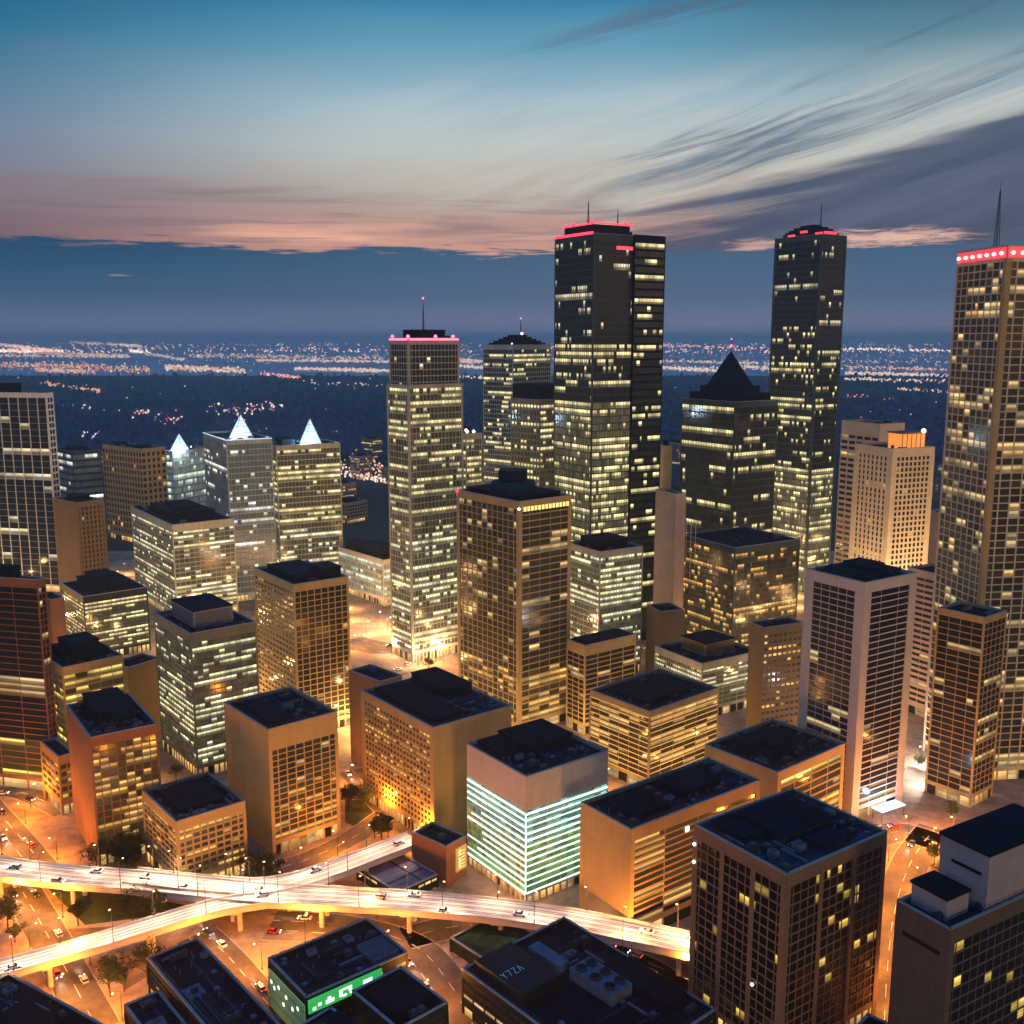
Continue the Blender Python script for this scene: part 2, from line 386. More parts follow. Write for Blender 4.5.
# ------------------------------------------------------------------ building kit
FOOT = []
SEEDN = [0]
def side_fns(R, L):
    """four faces: right (y=0), back (x=R), back (y=L), left (x=0): point(u, z, out), length"""
    return [((lambda u, z, d: (u, -d, z)), R, 'R'), ((lambda u, z, d: (R + d, u, z)), L, 'L'),
            ((lambda u, z, d: (R - u, L + d, z)), R, 'R'), ((lambda u, z, d: (-d, L - u, z)), L, 'L')]
def slab(mb, P, u0, u1, z0, z1, d0, d1, m=0):
    mb.hexa([P(u0, z0, d1), P(u1, z0, d1), P(u1, z0, d0), P(u0, z0, d0), P(u0, z1, d1), P(u1, z1, d1), P(u1, z1, d0), P(u0, z1, d0)], m)

def shell(root, R, L, zb, zt, h, n, wall, win, SL, SR, corner=0.6, spm=None, g=0.35, own=False, ox=0.0, oy=0.0, par=1.0, lowwin=None, lowto=0):
    """storeys of windows behind a wall frame. SL / SR = (kind, bays, pier width, spandrel share)"""
    SEEDN[0] += 1; seed = SEEDN[0] * 400.0
    rnd = random.Random(SEEDN[0])
    sh = (zt - zb) / n
    wl = MB(); sides = side_fns(R, L)
    off = lambda p: (p[0] + ox, p[1] + oy, p[2])
    sides = [((lambda u, z, d, P=P: off(P(u, z, d))), ln, w_) for P, ln, w_ in sides]
    own_list, own_rest = [], MB()
    for k, (P, ln, who) in enumerate(sides):
        kind, bays, pw_, sps = SL if who == 'L' else SR
        slab(wl, P, 0, ln, zt, h + par, -0.5, 0.06)                  # top band and parapet
        slab(wl, P, 0, ln, max(0, zb - 1.2), zb, -g - 0.1, 0.05)     # band over the ground floor
        if kind == 'blank':
            slab(wl, P, 0, ln, 0, zt, -0.5, 0.03)
            cand = [(a, c) for a in range(bays) for c in range(n)]
            rnd.shuffle(cand)
            if k in (0, 3):
                for a, c in cand[:int(sps)]:
                    pm = MB(); uc = (a + 0.5) * ln / bays; z0 = zb + c * sh + 0.3 * sh
                    ww = min(1.4, ln / bays * 0.4)
                    slab(pm, P, uc - ww, uc + ww, z0, z0 + 0.45 * sh, 0.0, 0.06)
                    pm.build('window', M_['lobby'] if rnd.random() < 0.55 else M_['grid'], root)
                    for q in range(4): pass
            continue
        for s_ in range(n):
            z0 = zb + s_ * sh
            if sps > 0: slab(wl, P, 0, ln, z0, z0 + sps * sh, -g - 0.1, 0.0, 1 if spm else 0)
        for b_ in range(1, bays):
            u = b_ * ln / bays
            slab(wl, P, u - pw_ / 2, u + pw_ / 2, zb, zt, -g - 0.05, 0.06 if kind == 'ribs' else -0.03 if kind != 'strip' else -g * .45)
        for b_ in range(bays + 1):                                   # ground floor columns
            u = min(max(b_ * ln / bays, 0.4), ln - 0.4)
            slab(wl, P, u - 0.35, u + 0.35, 0, max(0.1, zb - 1.2), -g - 0.05, 0.02)
        if own and k in (0, 3):
            for s_ in range(n - 1, -1, -1):
                for b_ in range(bays):
                    z0, z1 = zb + (s_ + sps) * sh, zb + (s_ + 1) * sh
                    u0, u1 = b_ * ln / bays + pw_ / 2 - .02, (b_ + 1) * ln / bays - pw_ / 2 + .02
                    own_list.append((P, u0, u1, z0, z1, seed + k * 90 + b_, s_, sps))
    for cx, cy_ in ((0, 0), (R, 0), (R, L), (0, L)):                 # corner posts
        if corner > 0:
            x0, x1 = (cx - 0.13, cx + corner) if cx == 0 else (cx - corner, cx + 0.13)
            y0, y1 = (cy_ - 0.13, cy_ + corner) if cy_ == 0 else (cy_ - corner, cy_ + 0.13)
            wl.box(x0 + ox, y0 + oy, 0, x1 + ox, y1 + oy, zt + 0.3)
    cp = MB()
    for k, (P, ln, who) in enumerate(sides): slab(cp, P, -.05 if k % 2 else .001, ln + .05 if k % 2 else ln - .001, h + par, h + par + .22, -.62, .14 if k % 2 else .13)
    cp.build('coping', COPE, root)
    wl.build('wall', [W[wall], spm] if spm else W[wall], root)
    # glass
    def ring(z0, z1, v0, v1, name, mat, skip=()):
        rb = MB(); lone = SL[0] == 'blank' or SR[0] == 'blank'
        for k, (P, ln, who) in enumerate(sides):
            kind, bays, pw_, sps = SL if who == 'L' else SR
            if kind == 'blank' or k in skip: continue
            uo = seed + k * 90
            rb.quad(P(g, z0, -g), P(ln - g, z0, -g), P(ln - g, z1, -g), P(g, z1, -g), 0, [(uo + g / ln * bays, v0), (uo + bays - g / ln * bays, v0), (uo + bays - g / ln * bays, v1), (uo + g / ln * bays, v1)])
            if lone: rb.build(name, mat, root); rb = MB()
        if rb.f: rb.build(name, mat, root)
    ring(0, zb, 0.3, 0.98, 'shop_front', M_['lobby'])
    for s_ in range(n):
        wm_ = M_[lowwin] if lowwin and s_ < lowto else (M_[win] if isinstance(win, str) else win(s_))
        ring(zb + s_ * sh, zb + (s_ + 1) * sh, s_ + 1.0, s_ + 1.998, 'window_band', wm_, (0, 3) if own else ())
    if own:
        own_list.sort(key=lambda q: -q[3])
        for i, (P, u0, u1, z0, z1, uu, s_, sps) in enumerate(own_list):
            pm = MB() if i < 100 else own_rest
            pm.quad(P(u0, z0, -g), P(u1, z0, -g), P(u1, z1, -g), P(u0, z1, -g), 0, [(uu + .02, s_ + 1 + sps), (uu + .98, s_ + 1 + sps), (uu + .98, s_ + 1.99), (uu + .02, s_ + 1.99)])
            if i < 100: pm.build('window', M_[win], root)
        if own_rest.f: tag(own_rest.build('window', M_[win], root), kind='stuff')
    return sh

def penthouse(root, x0, y0, x1, y1, z0, z1, mat, capm=None):
    mb = MB(); mb.box(x0, y0, z0, x1, y1, z1)
    mb.box(x0 - .3, y0 - .3, z1, x1 + .3, y1 + .3, z1 + .5, 1)
    k = 0
    while z0 + 1.0 + k * 0.7 < z1 - 0.6:                     # louvres
        z = z0 + 1.0 + k * 0.7
        mb.box(x0 + .6, y0 - .1, z, x1 - .6, y0 - .02, z + .25, 1); mb.box(x0 - .1, y0 + .6, z, x0 - .02, y1 - .6, z + .25, 1)
        k += 1
    return mb.build('penthouse', [mat, capm or ROOF], root)
def unit(root, x, y, z, sx_, sy_, hh, mat):
    mb = MB(); mb.box(x, y, z + .3, x + sx_, y + sy_, z + hh); mb.box(x + .2, y + .2, z, x + .5, y + sy_ - .2, z + .3); mb.box(x + sx_ - .5, y + .2, z, x + sx_ - .2, y + sy_ - .2, z + .3)
    o = mb.build('rooftop_unit', mat, root)
    fb = MB(); nf = max(1, int(sx_ / max(sy_, 1.5)))
    for k in range(nf):
        cx = x + sx_ * (k + .5) / nf; r = min(sx_ / nf, sy_) * .36
        fb.tube((cx, y + sy_ / 2, z + hh), (cx, y + sy_ / 2, z + hh + .35), r, r, 12)
    fb.build('fan', STEEL, o)
def roof_kit(root, R, L, h, seed, pent=None, units=4, pmat=None, rmat=None, ox=0, oy=0, pad=1.2, busy=False):
    rnd = random.Random(seed)
    rb = MB(); rb.box(ox + .45, oy + .45, h - .6, ox + R - .45, oy + L - .45, h)
    # felt seams and a walkway of pale slabs
    rb.box(ox + .9, oy + L * .30, h, ox + R - .9, oy + L * .30 + .7, h + .05, 1)
    rb.box(ox + R * .62, oy + .9, h, ox + R * .62 + .7, oy + L - .9, h + .045, 1)
    for k in range(1, 6):
        rb.box(ox + .7, oy + L * k / 6, h, ox + R - .7, oy + L * k / 6 + .12, h + .03, 1)
    rb.build('roof', [rmat or ROOF, ROOFB], root)
    occ = []
    if pent is None: pent = [(.28, .3, .75, .72, 3.6)]
    for (a, b_, c, d, hh) in pent:
        penthouse(root, ox + R * a, oy + L * b_, ox + R * c, oy + L * d, h, h + hh, pmat or W['navy'])
        occ.append((R * a, L * b_, R * c, L * d))
    for k in range(units):
        for tr in range(30):
            sx_, sy_, hh = rnd.uniform(2, 5), rnd.uniform(1.5, 3), rnd.uniform(1.0, 2.0)
            if R < sx_ + 2 * pad + 1 or L < sy_ + 2 * pad + 1: continue
            x, y = rnd.uniform(pad, R - pad - sx_), rnd.uniform(pad, L - pad - sy_)
            if all(x + sx_ + .5 < o[0] or x > o[2] + .5 or y + sy_ + .5 < o[1] or y > o[3] + .5 for o in occ):
                occ.append((x, y, x + sx_, y + sy_)); unit(root, ox + x, oy + y, h + .06, sx_, sy_, hh, PLANT if rnd.random() < .7 else PLANTL); break
    if busy: roof_clutter(root, R, L, h, rnd, occ)
def roof_clutter(root, R, L, h, rnd, occ):
    def free(x, y, a, b_):
        if x < 1 or y < 1 or x + a > R - 1 or y + b_ > L - 1: return False
        if all(x + a + .3 < o[0] or x > o[2] + .3 or y + b_ + .3 < o[1] or y > o[3] + .3 for o in occ):
            occ.append((x, y, x + a, y + b_)); return True
        return False
    n_ = 0
    for _ in range(400):
        k = rnd.random(); x, y = rnd.uniform(1, R - 1), rnd.uniform(1, L - 1)
        if k < .35:
            if not free(x, y, .5, .5): continue
            mb = MB(); hh = rnd.uniform(.6, 1.5); mb.tube((x + .25, y + .25, h), (x + .25, y + .25, h + hh), .16, .16, 8); mb.tube((x + .25, y + .25, h + hh), (x + .25, y + .25, h + hh + .2), .28, .2, 8); mb.build('vent_pipe', PLANTL, root)
        elif k < .6:
            a, b_ = (rnd.uniform(4, 9), .6) if rnd.random() < .5 else (.6, rnd.uniform(4, 9))
            if not free(x, y, a, b_): continue
            mb = MB(); mb.box(x, y, h + .35, x + a, y + b_, h + .85)
            for t in (.1, .5, .85): mb.box(x + a * t, y + b_ * t, h, x + a * t + .15, y + b_ * t + .15, h + .35)
            mb.build('duct', PLANTL if rnd.random() < .5 else PLANT, root)
        elif k < .75:
            if not free(x, y, 1.3, 1.3): continue
            mb = MB(); mb.box(x, y, h, x + 1.3, y + 1.3, h + .5); mb.hexa([(x - .05, y - .05, h + .5), (x + 1.35, y - .05, h + .5), (x + 1.35, y + 1.35, h + .5), (x - .05, y + 1.35, h + .5), (x + .4, y + .4, h + .75), (x + .9, y + .4, h + .75), (x + .9, y + .9, h + .75), (x + .4, y + .9, h + .75)]); mb.build('roof_hatch', PLANTL, root)
        else:
            s_ = rnd.uniform(1.2, 2.6)
            if not free(x, y, s_, s_ * .8): continue
            unit(root, x, y, h + .06, s_, s_ * .8, rnd.uniform(.8, 1.6), PLANT if rnd.random() < .6 else PLANTL)
        n_ += 1
        if n_ > 20: break
    rb = MB()                                                        # low safety rail inside the parapet
    for (ax, ay, bx, by) in ((.9, .9, R - .9, .9), (R - .9, .9, R - .9, L - .9), (R - .9, L - .9, .9, L - .9), (.9, L - .9, .9, .9)):
        for z in (.6, 1.15): rb.tube((ax, ay, h + .9 + z), (bx, by, h + .9 + z), .035, .035, 4)
        m_ = int(max(abs(bx - ax), abs(by - ay)) / 2.5) + 1
        for q in range(m_): rb.tube((ax + (bx - ax) * q / m_, ay + (by - ay) * q / m_, h), (ax + (bx - ax) * q / m_, ay + (by - ay) * q / m_, h + 2.05), .04, .04, 4)
    rb.build('safety_rail', STEEL, root)
def mast(root, x, y, z, hh, beacon=True, w_=0.9):
    mb = MB()
    for a, b_ in ((-1, -1), (1, -1), (1, 1), (-1, 1)):
        mb.tube((x + a * w_ / 2, y + b_ * w_ / 2, z), (x + a * w_ * .1, y + b_ * w_ * .1, z + hh * .85), .14, .09, 5)
    k = 0; zz = 0.
    while zz < hh * .8:
        s_ = w_ / 2 * (1 - .8 * zz / (hh * .85)); s2 = w_ / 2 * (1 - .8 * min(1, (zz + 1.5) / (hh * .85)))
        mb.tube((x - s_, y - s_, z + zz), (x + s2, y - s2, z + zz + 1.5), .06, .06, 4); mb.tube((x - s_, y + s_, z + zz), (x - s2, y - s2, z + zz + 1.5), .06, .06, 4)
        zz += 1.5
    mb.tube((x, y, z + hh * .8), (x, y, z + hh), .12, .05, 5)
    o = mb.build('antenna_mast', STEEL, root)
    if beacon:
        b = MB(); b.ball((x, y, z + hh + .4), .6); b.build('beacon', PINKG, o)
def red_strips(root, R, L, z, mat=None, which=(0, 3), hh=.7):
    for k, (P, ln, who) in enumerate(side_fns(R, L)):
        if k in which:
            mb = MB(); slab(mb, P, .5, ln - .5, z, z + hh, .12, .35); mb.build('neon_strip', mat or RED, root)
def lamps_on(root, pts, mat, r=.5, name='beacon'):
    for p in pts:
        b = MB(); b.ball(p, r); b.build(name, mat, root)

ROOTS = {}
def building(key, name, label, F, L, R, base, n, wall, win, SL, SR, t=None, zb=5.0, top=2.5, corner=.6, pent=None, units=4, pmat=None, cat='office tower', g=.2,
             spm=None, own=False, group=None, extra=None, rmat=None, lowwin=None, lowto=0, par=1.0, roof=True, busy=False):
    s_ = solve(F, L, R, base, t); rz = R_(90 - s_['t'])
    root = empty(name, (s_['x'], s_['y'], 0), rz); tag(root, label, cat, group)
    r_, l_, h = s_['R'], s_['L'], s_['h']
    a = R_(s_['t']); FOOT.append((s_['x'], s_['y'], (math.sin(a), math.cos(a)), (-math.cos(a), math.sin(a)), r_, l_, h))
    h -= par
    shell(root, r_, l_, zb, h - top, h, n, wall, win, SL, SR, corner, spm, g, own, par=par, lowwin=lowwin, lowto=lowto)
    if roof: roof_kit(root, r_, l_, h, hash(key) % 1 + len(FOOT), pent, units, pmat, rmat, busy=busy)
    if extra: extra(root, r_, l_, h)
    ROOTS[key] = (root, r_, l_, h)
    return root

# ------------------------------------------------------------------ ground
def sheet(name, pts, z, mat, kind='structure'):
    me = bpy.data.meshes.new(name); me.from_pydata([(p[0], p[1], z) for p in pts], [], [tuple(range(len(pts)))])
    me.materials.append(mat); me.update()
    o = bpy.data.objects.new(name, me); COL.objects.link(o); o['kind'] = kind
    if me.polygons[0].normal.z < 0: me.flip_normals()
    return o
far_land = surf('dark_land', (0.030, 0.045, 0.040), 0.95, 0.5, 0.002, False)
G_ = 60000
sheet('ground', [(-G_, -800), (G_, -800), (G_, G_), (-G_, G_)], -0.02, far_land)
PAVE = surf('city_paving', (0.27, 0.20, 0.135), 0.85, 0.5, 0.05, False, bump=.1)
sheet('city_pavement', [(-420, 120), (360, 120), (470, 860), (-560, 860)], 0.0, PAVE)
BUILT = surf('built_up_plain', (.62, .48, .42), .9, .45, .004, False)  # built-up land, paled and warmed for the city light on it
sheet('far_plain', [(-G_, 5000), (G_, 5000), (G_, G_ - 100), (-G_, G_ - 100)], 0.2, BUILT)
ASPH = surf('asphalt', (0.11, 0.095, 0.08), 0.8, 0.4, 0.08, False)
PAINT = surf('road_paint', (0.7, 0.68, 0.62), 0.7, 0.15, 0.6, False)
GRASS = surf('dark_verge_grass', (0.035, 0.05, 0.015), 0.95, 0.5, 0.15, False)
DIRT = surf('bare_earth', (0.16, 0.10, 0.05), 0.95, 0.5, 0.1, False)
KERB = surf('kerb_stone', (0.34, 0.30, 0.26), 0.8, 0.2, 0.8, False)

def smooth_line(pts, sub=8):
    out = []
    P = [pts[0]] + list(pts) + [pts[-1]]
    for i in range(1, len(P) - 2):
        for k in range(sub):
            t = k / sub; a, b, c, d = P[i - 1], P[i], P[i + 1], P[i + 2]
            out.append(tuple(.5 * (2 * b[j] + (c[j] - a[j]) * t + (2 * a[j] - 5 * b[j] + 4 * c[j] - d[j]) * t * t + (3 * b[j] - a[j] - 3 * c[j] + d[j]) * t ** 3) for j in range(len(b))))
    out.append(tuple(pts[-1])); return out
def normals(line):
    N = []
    for i in range(len(line)):
        a, b = line[max(0, i - 1)], line[min(len(line) - 1, i + 1)]
        dx_, dy_ = b[0] - a[0], b[1] - a[1]; l = math.hypot(dx_, dy_) or 1
        N.append((-dy_ / l, dx_ / l))
    return N
def ribbon(mb, line, N, o0, o1, z0, z1=None, m=0, zf=None):
    """strip between lateral offsets o0..o1; with z1 a solid"""
    for i in range(len(line) - 1):
        (ax, ay), (bx, by) = line[i][:2], line[i + 1][:2]; na, nb = N[i], N[i + 1]
        za = line[i][2] if len(line[i]) > 2 else 0; zb_ = line[i + 1][2] if len(line[i]) > 2 else 0
        q = [(ax + na[0] * o0, ay + na[1] * o0), (bx + nb[0] * o0, by + nb[1] * o0), (bx + nb[0] * o1, by + nb[1] * o1), (ax + na[0] * o1, ay + na[1] * o1)]
        zz = [za, zb_, zb_, za]
        if z1 is None:
            mb.quad(*[(p[0], p[1], z + z0) for p, z in zip(q, zz)], m=m)
        else:
            mb.hexa([(p[0], p[1], z + z0) for p, z in zip(q, zz)] + [(p[0], p[1], z + z1) for p, z in zip(q, zz)], m)
STREET_LAMP_SPOTS, TRAFFIC = [], []
def street(pts, wd, name='street', lamps=True, step=13, z=0.006, lanes=2, cars=0):
    line = smooth_line([gp(*p) for p in pts], 6); N = normals(line)
    mb = MB(); ribbon(mb, line, N, -wd / 2, wd / 2, z)
    tag(mb.build(name, ASPH), kind='structure')
    kb = MB()
    for s_ in (-1, 1): ribbon(kb, line, N, s_ * (wd / 2 + .15) - .15, s_ * (wd / 2 + .15) + .15, 0, .13)
    tag(kb.build('kerb', KERB), kind='structure')
    pm = MB()
    for k in range(1, lanes):
        o = -wd / 2 + wd * k / lanes
        for i in range(0, len(line) - 1, 2): ribbon(pm, line[i:i + 2], N[i:i + 2], o - .09, o + .09, z + .005)
    tag(pm.build('lane_marking', PAINT), kind='structure')
    d = 0
    for i in range(1, len(line)):
        d += math.hypot(line[i][0] - line[i - 1][0], line[i][1] - line[i - 1][1])
        if d > step:
            d = 0
            if lamps:
                s_ = 1 if len(STREET_LAMP_SPOTS) % 2 else -1
                STREET_LAMP_SPOTS.append((line[i][0] + N[i][0] * s_ * (wd / 2 + .8), line[i][1] + N[i][1] * s_ * (wd / 2 + .8), 0, math.atan2(-N[i][1] * s_, -N[i][0] * s_)))
    TRAFFIC.append((line, N, wd, cars, lanes))

# ------------------------------------------------------------------ towers, back to front
def spire(root, x, y, z, r, hh):
    r *= 1.25; hh *= 1.1
    mb = MB(); b = [(x - r, y - r, z), (x + r, y - r, z), (x + r, y + r, z), (x - r, y + r, z)]; top = (x, y, z + hh)
    for k in range(4): mb.tri(b[k], b[(k + 1) % 4], top)
    mb.build('lit_spire', SPIRE, root)
    fr = MB()
    for k in range(4): fr.tube(b[k], top, .25, .15, 5)
    for t in (.25, .5, .75):
        c = [tuple(Vector(q).lerp(Vector(top), t)) for q in b]
        for k in range(4): fr.tube(c[k], c[(k + 1) % 4], .15, .15, 4)
    fr.build('spire_frame', PLANTL, root)
    L_ = bpy.data.lights.new('spire_halo_lamp', 'POINT'); L_.energy = 45000; L_.color = (.5, .78, 1); L_.shadow_soft_size = 1.0  # bare lamp added for the bluish glow around the spire
    o = bpy.data.objects.new('spire_halo_lamp', L_); COL.objects.link(o); o.parent = root; o.location = (x - r - 2, y - r - 2, z + 3)
def x_dome(root, R, L, h):
    mb = MB(); n_ = 6
    for k in range(n_):
        a = .10 + .36 * (k / n_) ** 2.0; z = h + k * 1.5
        mb.box(R * a, L * a, z, R * (1 - a), L * (1 - a), z + 1.5)
    mb.build('domed_crown', W['black'], root)
    nb = MB()
    for k, t in enumerate((.1, .42, .68)): nb.box(R * .06, L * (t - .07), h + 1.2 + k % 2 * 2, R * .09, L * (t + .07), h + 2.6 + k % 2 * 2)
    nb.box(R * .25, L * .06, h + 2, R * .7, L * .09, h + 3.5)
    nb.build('neon_strip', RED, root)
    mast(root, R * .6, L * .35, h + 8, 18, False, .8)
def x_pyr(root, R, L, h):
    mb = MB(); mb.box(R * .1, L * .08, h, R * .92, L * .94, h + 5.5); mb.box(R * .2, L * .2, h + 5.5, R * .82, L * .82, h + 9.5); mb.build('stepped_crown', W['navy'], root)
    x, y, r = R * .5, L * .5, min(R, L) * .27; z = h + 9.5
    pb = MB(); b = [(x - r, y - r, z), (x + r, y - r, z), (x + r, y + r, z), (x - r, y + r, z)]; top = (x, y, z + 21)
    for k in range(4): pb.tri(b[k], b[(k + 1) % 4], top)
    pb.build('pyramid_roof', W['navy'], root)
    mb = MB(); mb.tube((x, y, z + 20), (x, y, z + 28), .25, .1, 6); o = mb.build('finial', STEEL, root)
    q = MB(); q.ball((x, y, z + 24), .8); q.ball((x, y, z + 28), .5); q.build('beacon', PINKG, o)
    lamps_on(root, [(R * .05, L * .55, h - 12)], WHITEL, 1.6, 'facade_lamp')
def x_hex(root, R, L, h):
    for r, z0, z1, m in ((min(R, L) * .36, h + 2.9, h + 6.5, ROOFB), (min(R, L) * .24, h + 6.5, h + 12, W['navy'])):
        mb = MB(); mb.tube((R * .5, L * .5, z0), (R * .5, L * .5, z1), r, r, 6); mb.build('hexagonal_penthouse', m, root)
    lamps_on(root, [(0, L - .3, h + .6)], RED, .9); lamps_on(root, [(0, 0, h - 2.2)], WHITEL, .6, 'facade_lamp')
    mb = MB(); slab(mb, side_fns(R, L)[0][0], 2, R - 1, h - 3.6, h - 1.6, .08, .2); o = mb.build('lit_top_floor', YELG, root)
    m2 = MB()
    for k in range(14): slab(m2, side_fns(R, L)[0][0], 2 + (R - 3.4) * k / 13, 2.4 + (R - 3.4) * k / 13, h - 3.6, h - 1.6, .1, .4)
    m2.build('fin', W['brown'], root)
AMBL = glow('amber_edge_glow', (1.0, .46, .10), .75)
def floor_edge_glow(root, R, L, zb, zt, n_, mat):  # glowing strips put in for warm light on the floor edges
    sh = (zt - zb) / n_
    for s_ in range(n_ + 1):
        mb = MB()
        for k, (P, ln, who) in enumerate(side_fns(R, L)):
            if k in (0, 3): slab(mb, P, .2, ln - .2, zb + s_ * sh + .2, zb + s_ * sh + .5, .02, .12)
        mb.build('glow_strip', mat, root)
B = building
FAR_ROOF = dict(units=2)
B('A8', 'office_block', 'low dark-blue office block behind the white-ribbed tower at the left edge', (72, 452), (53, 448), (101, 449), 515, 8, 'slate', 'blue', ('curtain', 10, .3, .35), ('curtain', 7, .3, .35))
def x_a4(root, R, L, h): spire(root, R * .4, L * .45, h, 5.5, 16); lamps_on(root, [(R * .1, L * .2, h + 2), (R * .7, L * .3, h + 3)], WHITEL, .7, 'rooftop_lamp')
B('A4', 'office_block', 'pale glowing glass block with a lit white spire, right of the beige slab', (172, 452), (160, 451), (204, 449), 520, 9, 'pale', 'palegr', ('curtain', 4, .3, .3), ('curtain', 14, .3, .25), pent=[], extra=x_a4, t=24)
B('A3', 'apartment_slab', 'beige ribbed concrete slab block, left neighbour of the pale glowing block', (141, 449), (102, 444), (165, 445), 545, 14, 'tan', 'grid', ('ribs', 14, 1.8, .35), ('ribs', 5, 2.2, .4), pent=[(.3, .1, .6, .3, 3), (.3, .7, .6, .9, 3)])
B('A1', 'office_tower', 'dark glass tower with tall white vertical ribs at the left edge', (46, 393), (-30, 401), (53, 391), 592, 30, 'white', 'towerdark', ('ribs', 8, .6, .035), ('curtain', 2, .5, .3), t=12, corner=1.0, pent=[(.1, .4, .9, .95, 7)], pmat=W['black'])
B('A2', 'concrete_tower', 'plain brown concrete tower block with a flat dark roof, in front of the beige slab', (76, 503), (53, 497), (104, 496), 602, 18, 'brown', 'grid', ('blank', 4, 4, 0), ('ribs', 7, 1.6, .35), corner=1.5)
def x_a5(root, R, L, h):
    spire(root, R * .5, L * .3, h, 5.5, 15); mb = MB()
    for k, (P, ln, who) in enumerate(side_fns(R, L)):
        if k in (0, 3): slab(mb, P, .2, ln - .2, h + .6, h + 1.0, .08, .3)
    mb.build('edge_light', glow('white_edge_light', (.7, .85, 1), 1.2), root)
    mast(root, R * .8, L * .7, h, 10)
B('A5', 'glass_tower', 'blue-grey glass tower with a white lit spire and white roof edge', (226, 440), (203, 432), (272, 437), 602, 26, 'ledgeb', 'blue', ('curtain', 16, .2, .18), ('curtain', 12, .2, .18), pent=[], extra=x_a5, corner=.8)
B('A6', 'glass_tower', 'olive glass tower with busy lit floors and a white lit spire', (276, 446), (264, 440), (340, 443), 590, 25, 'ledge', 'green', ('curtain', 9, .2, .18), ('curtain', 18, .2, .18), t=62, pent=[(.15, .3, .35, .8, 4)], extra=lambda r, R, L, h: spire(r, R * .62, L * .4, h, 5.2, 17), lowwin='greenb', lowto=10)
B('A7', 'office_block', 'pale green lit office block with stepped dark roof left of the red-crowned slim tower', (383, 560), (338, 540), (400, 552), 606, 6, 'pale', 'palegr', ('curtain', 18, .2, .2), ('curtain', 5, .3, .2), t=50, pent=[(.1, .15, .9, .45, 9), (.2, .55, .8, .9, 6)], pmat=W['navy'])
def x_c(root, R, L, h):
    mb = MB(); n_ = 5
    for k in range(n_):
        a = .08 + k * .07; z = h + 1 + k * 1.5
        mb.box(R * a, L * a, z, R * (1 - a), L * (1 - a), z + 1.5)
    mb.build('stepped_crown', W['navy'], root)
    mast(root, R * .55, L * .45, h + 8.5, 12); lamps_on(root, [(R * .5, L * .35, h + 9.5)], REDW, 1.1); lamps_on(root, [(R * .05, L * .1, h + 2), (R * .9, L * .1, h + 2)], WHITEL, .5, 'rooftop_lamp')
B('C', 'glass_tower', 'dark tower with rounded stepped crown and pink mast light, behind the brown-topped block', (513, 345), (483, 347), (551, 345), 575, 48, 'ledgeb', 'tower', ('curtain', 13, .2, .18), ('curtain', 18, .2, .18), t=40, pent=[], extra=x_c, lowwin='green', lowto=26)
B('C2', 'glass_tower', 'shorter dark tower with a deep blank blue-black top between slim and tallest towers', (540, 400), (511, 398), (573, 398), 612, 34, 'olive', 'green', ('ribs', 9, .8, .3), ('curtain', 11, .3, .3), pent=[(.02, .02, .97, .97, 10)], pmat=W['navy'], units=0)
def x_b(root, R, L, h):
    red_strips(root, R, L, h - .2, PINKG, hh=1.0)
    lamps_on(root, [(0, 0, h + 1.8), (R * .9, 1, h + 1.8), (1, L * .9, h + 1.8), (R * .55, 1, h + 1.8)], PINKG, 1.0)
    mast(root, R * .45, L * .4, h, 22)
def x_b2(root, R, L, h):
    x_b(root, R, L, h)
    shell(root, R + 2.6, L + 2.6, 6, h - 26, h - 25, 42, 'ledge', lambda q: M_['green'] if q > 18 else M_['greenb'], ('curtain', 8, .2, .16), ('curtain', 15, .25, .16), 1.2, ox=-1.3, oy=-1.3, g=.2)
    mb = MB(); mb.box(-1.2, -1.2, h - 25.4, R + 1.2, L + 1.2, h - 24.6); mb.build('setback_roof', ROOF, root)
B('B', 'glass_tower', 'slim grey-green glass tower with a pink-red lit crown, left of the tower pair', (408, 338), (389, 335), (459, 335), 662, 50, 'ledge', lambda q: M_['green'] if q < 37 else M_['towerdark'], ('curtain', 8, .2, .16), ('curtain', 14, .25, .16), corner=1.2, t=52, pent=[(.2, .2, .8, .8, 5)], extra=x_b2, zb=6, lowwin='greenb', lowto=18)
B('B2', 'tower_annex', 'shorter olive annex tower standing against the slim red-crowned tower', (466, 434), (440, 430), (482, 431), 640, 34, 'ledge', 'green', ('curtain', 9, .2, .16), ('curtain', 6, .2, .16), extra=lambda r, R, L, h: lamps_on(r, [(R * .2, 2, h + 2), (R * .6, 2, h + 2), (1.5, 2, h + 3)], WHITEL, .9, 'rooftop_lamp'))
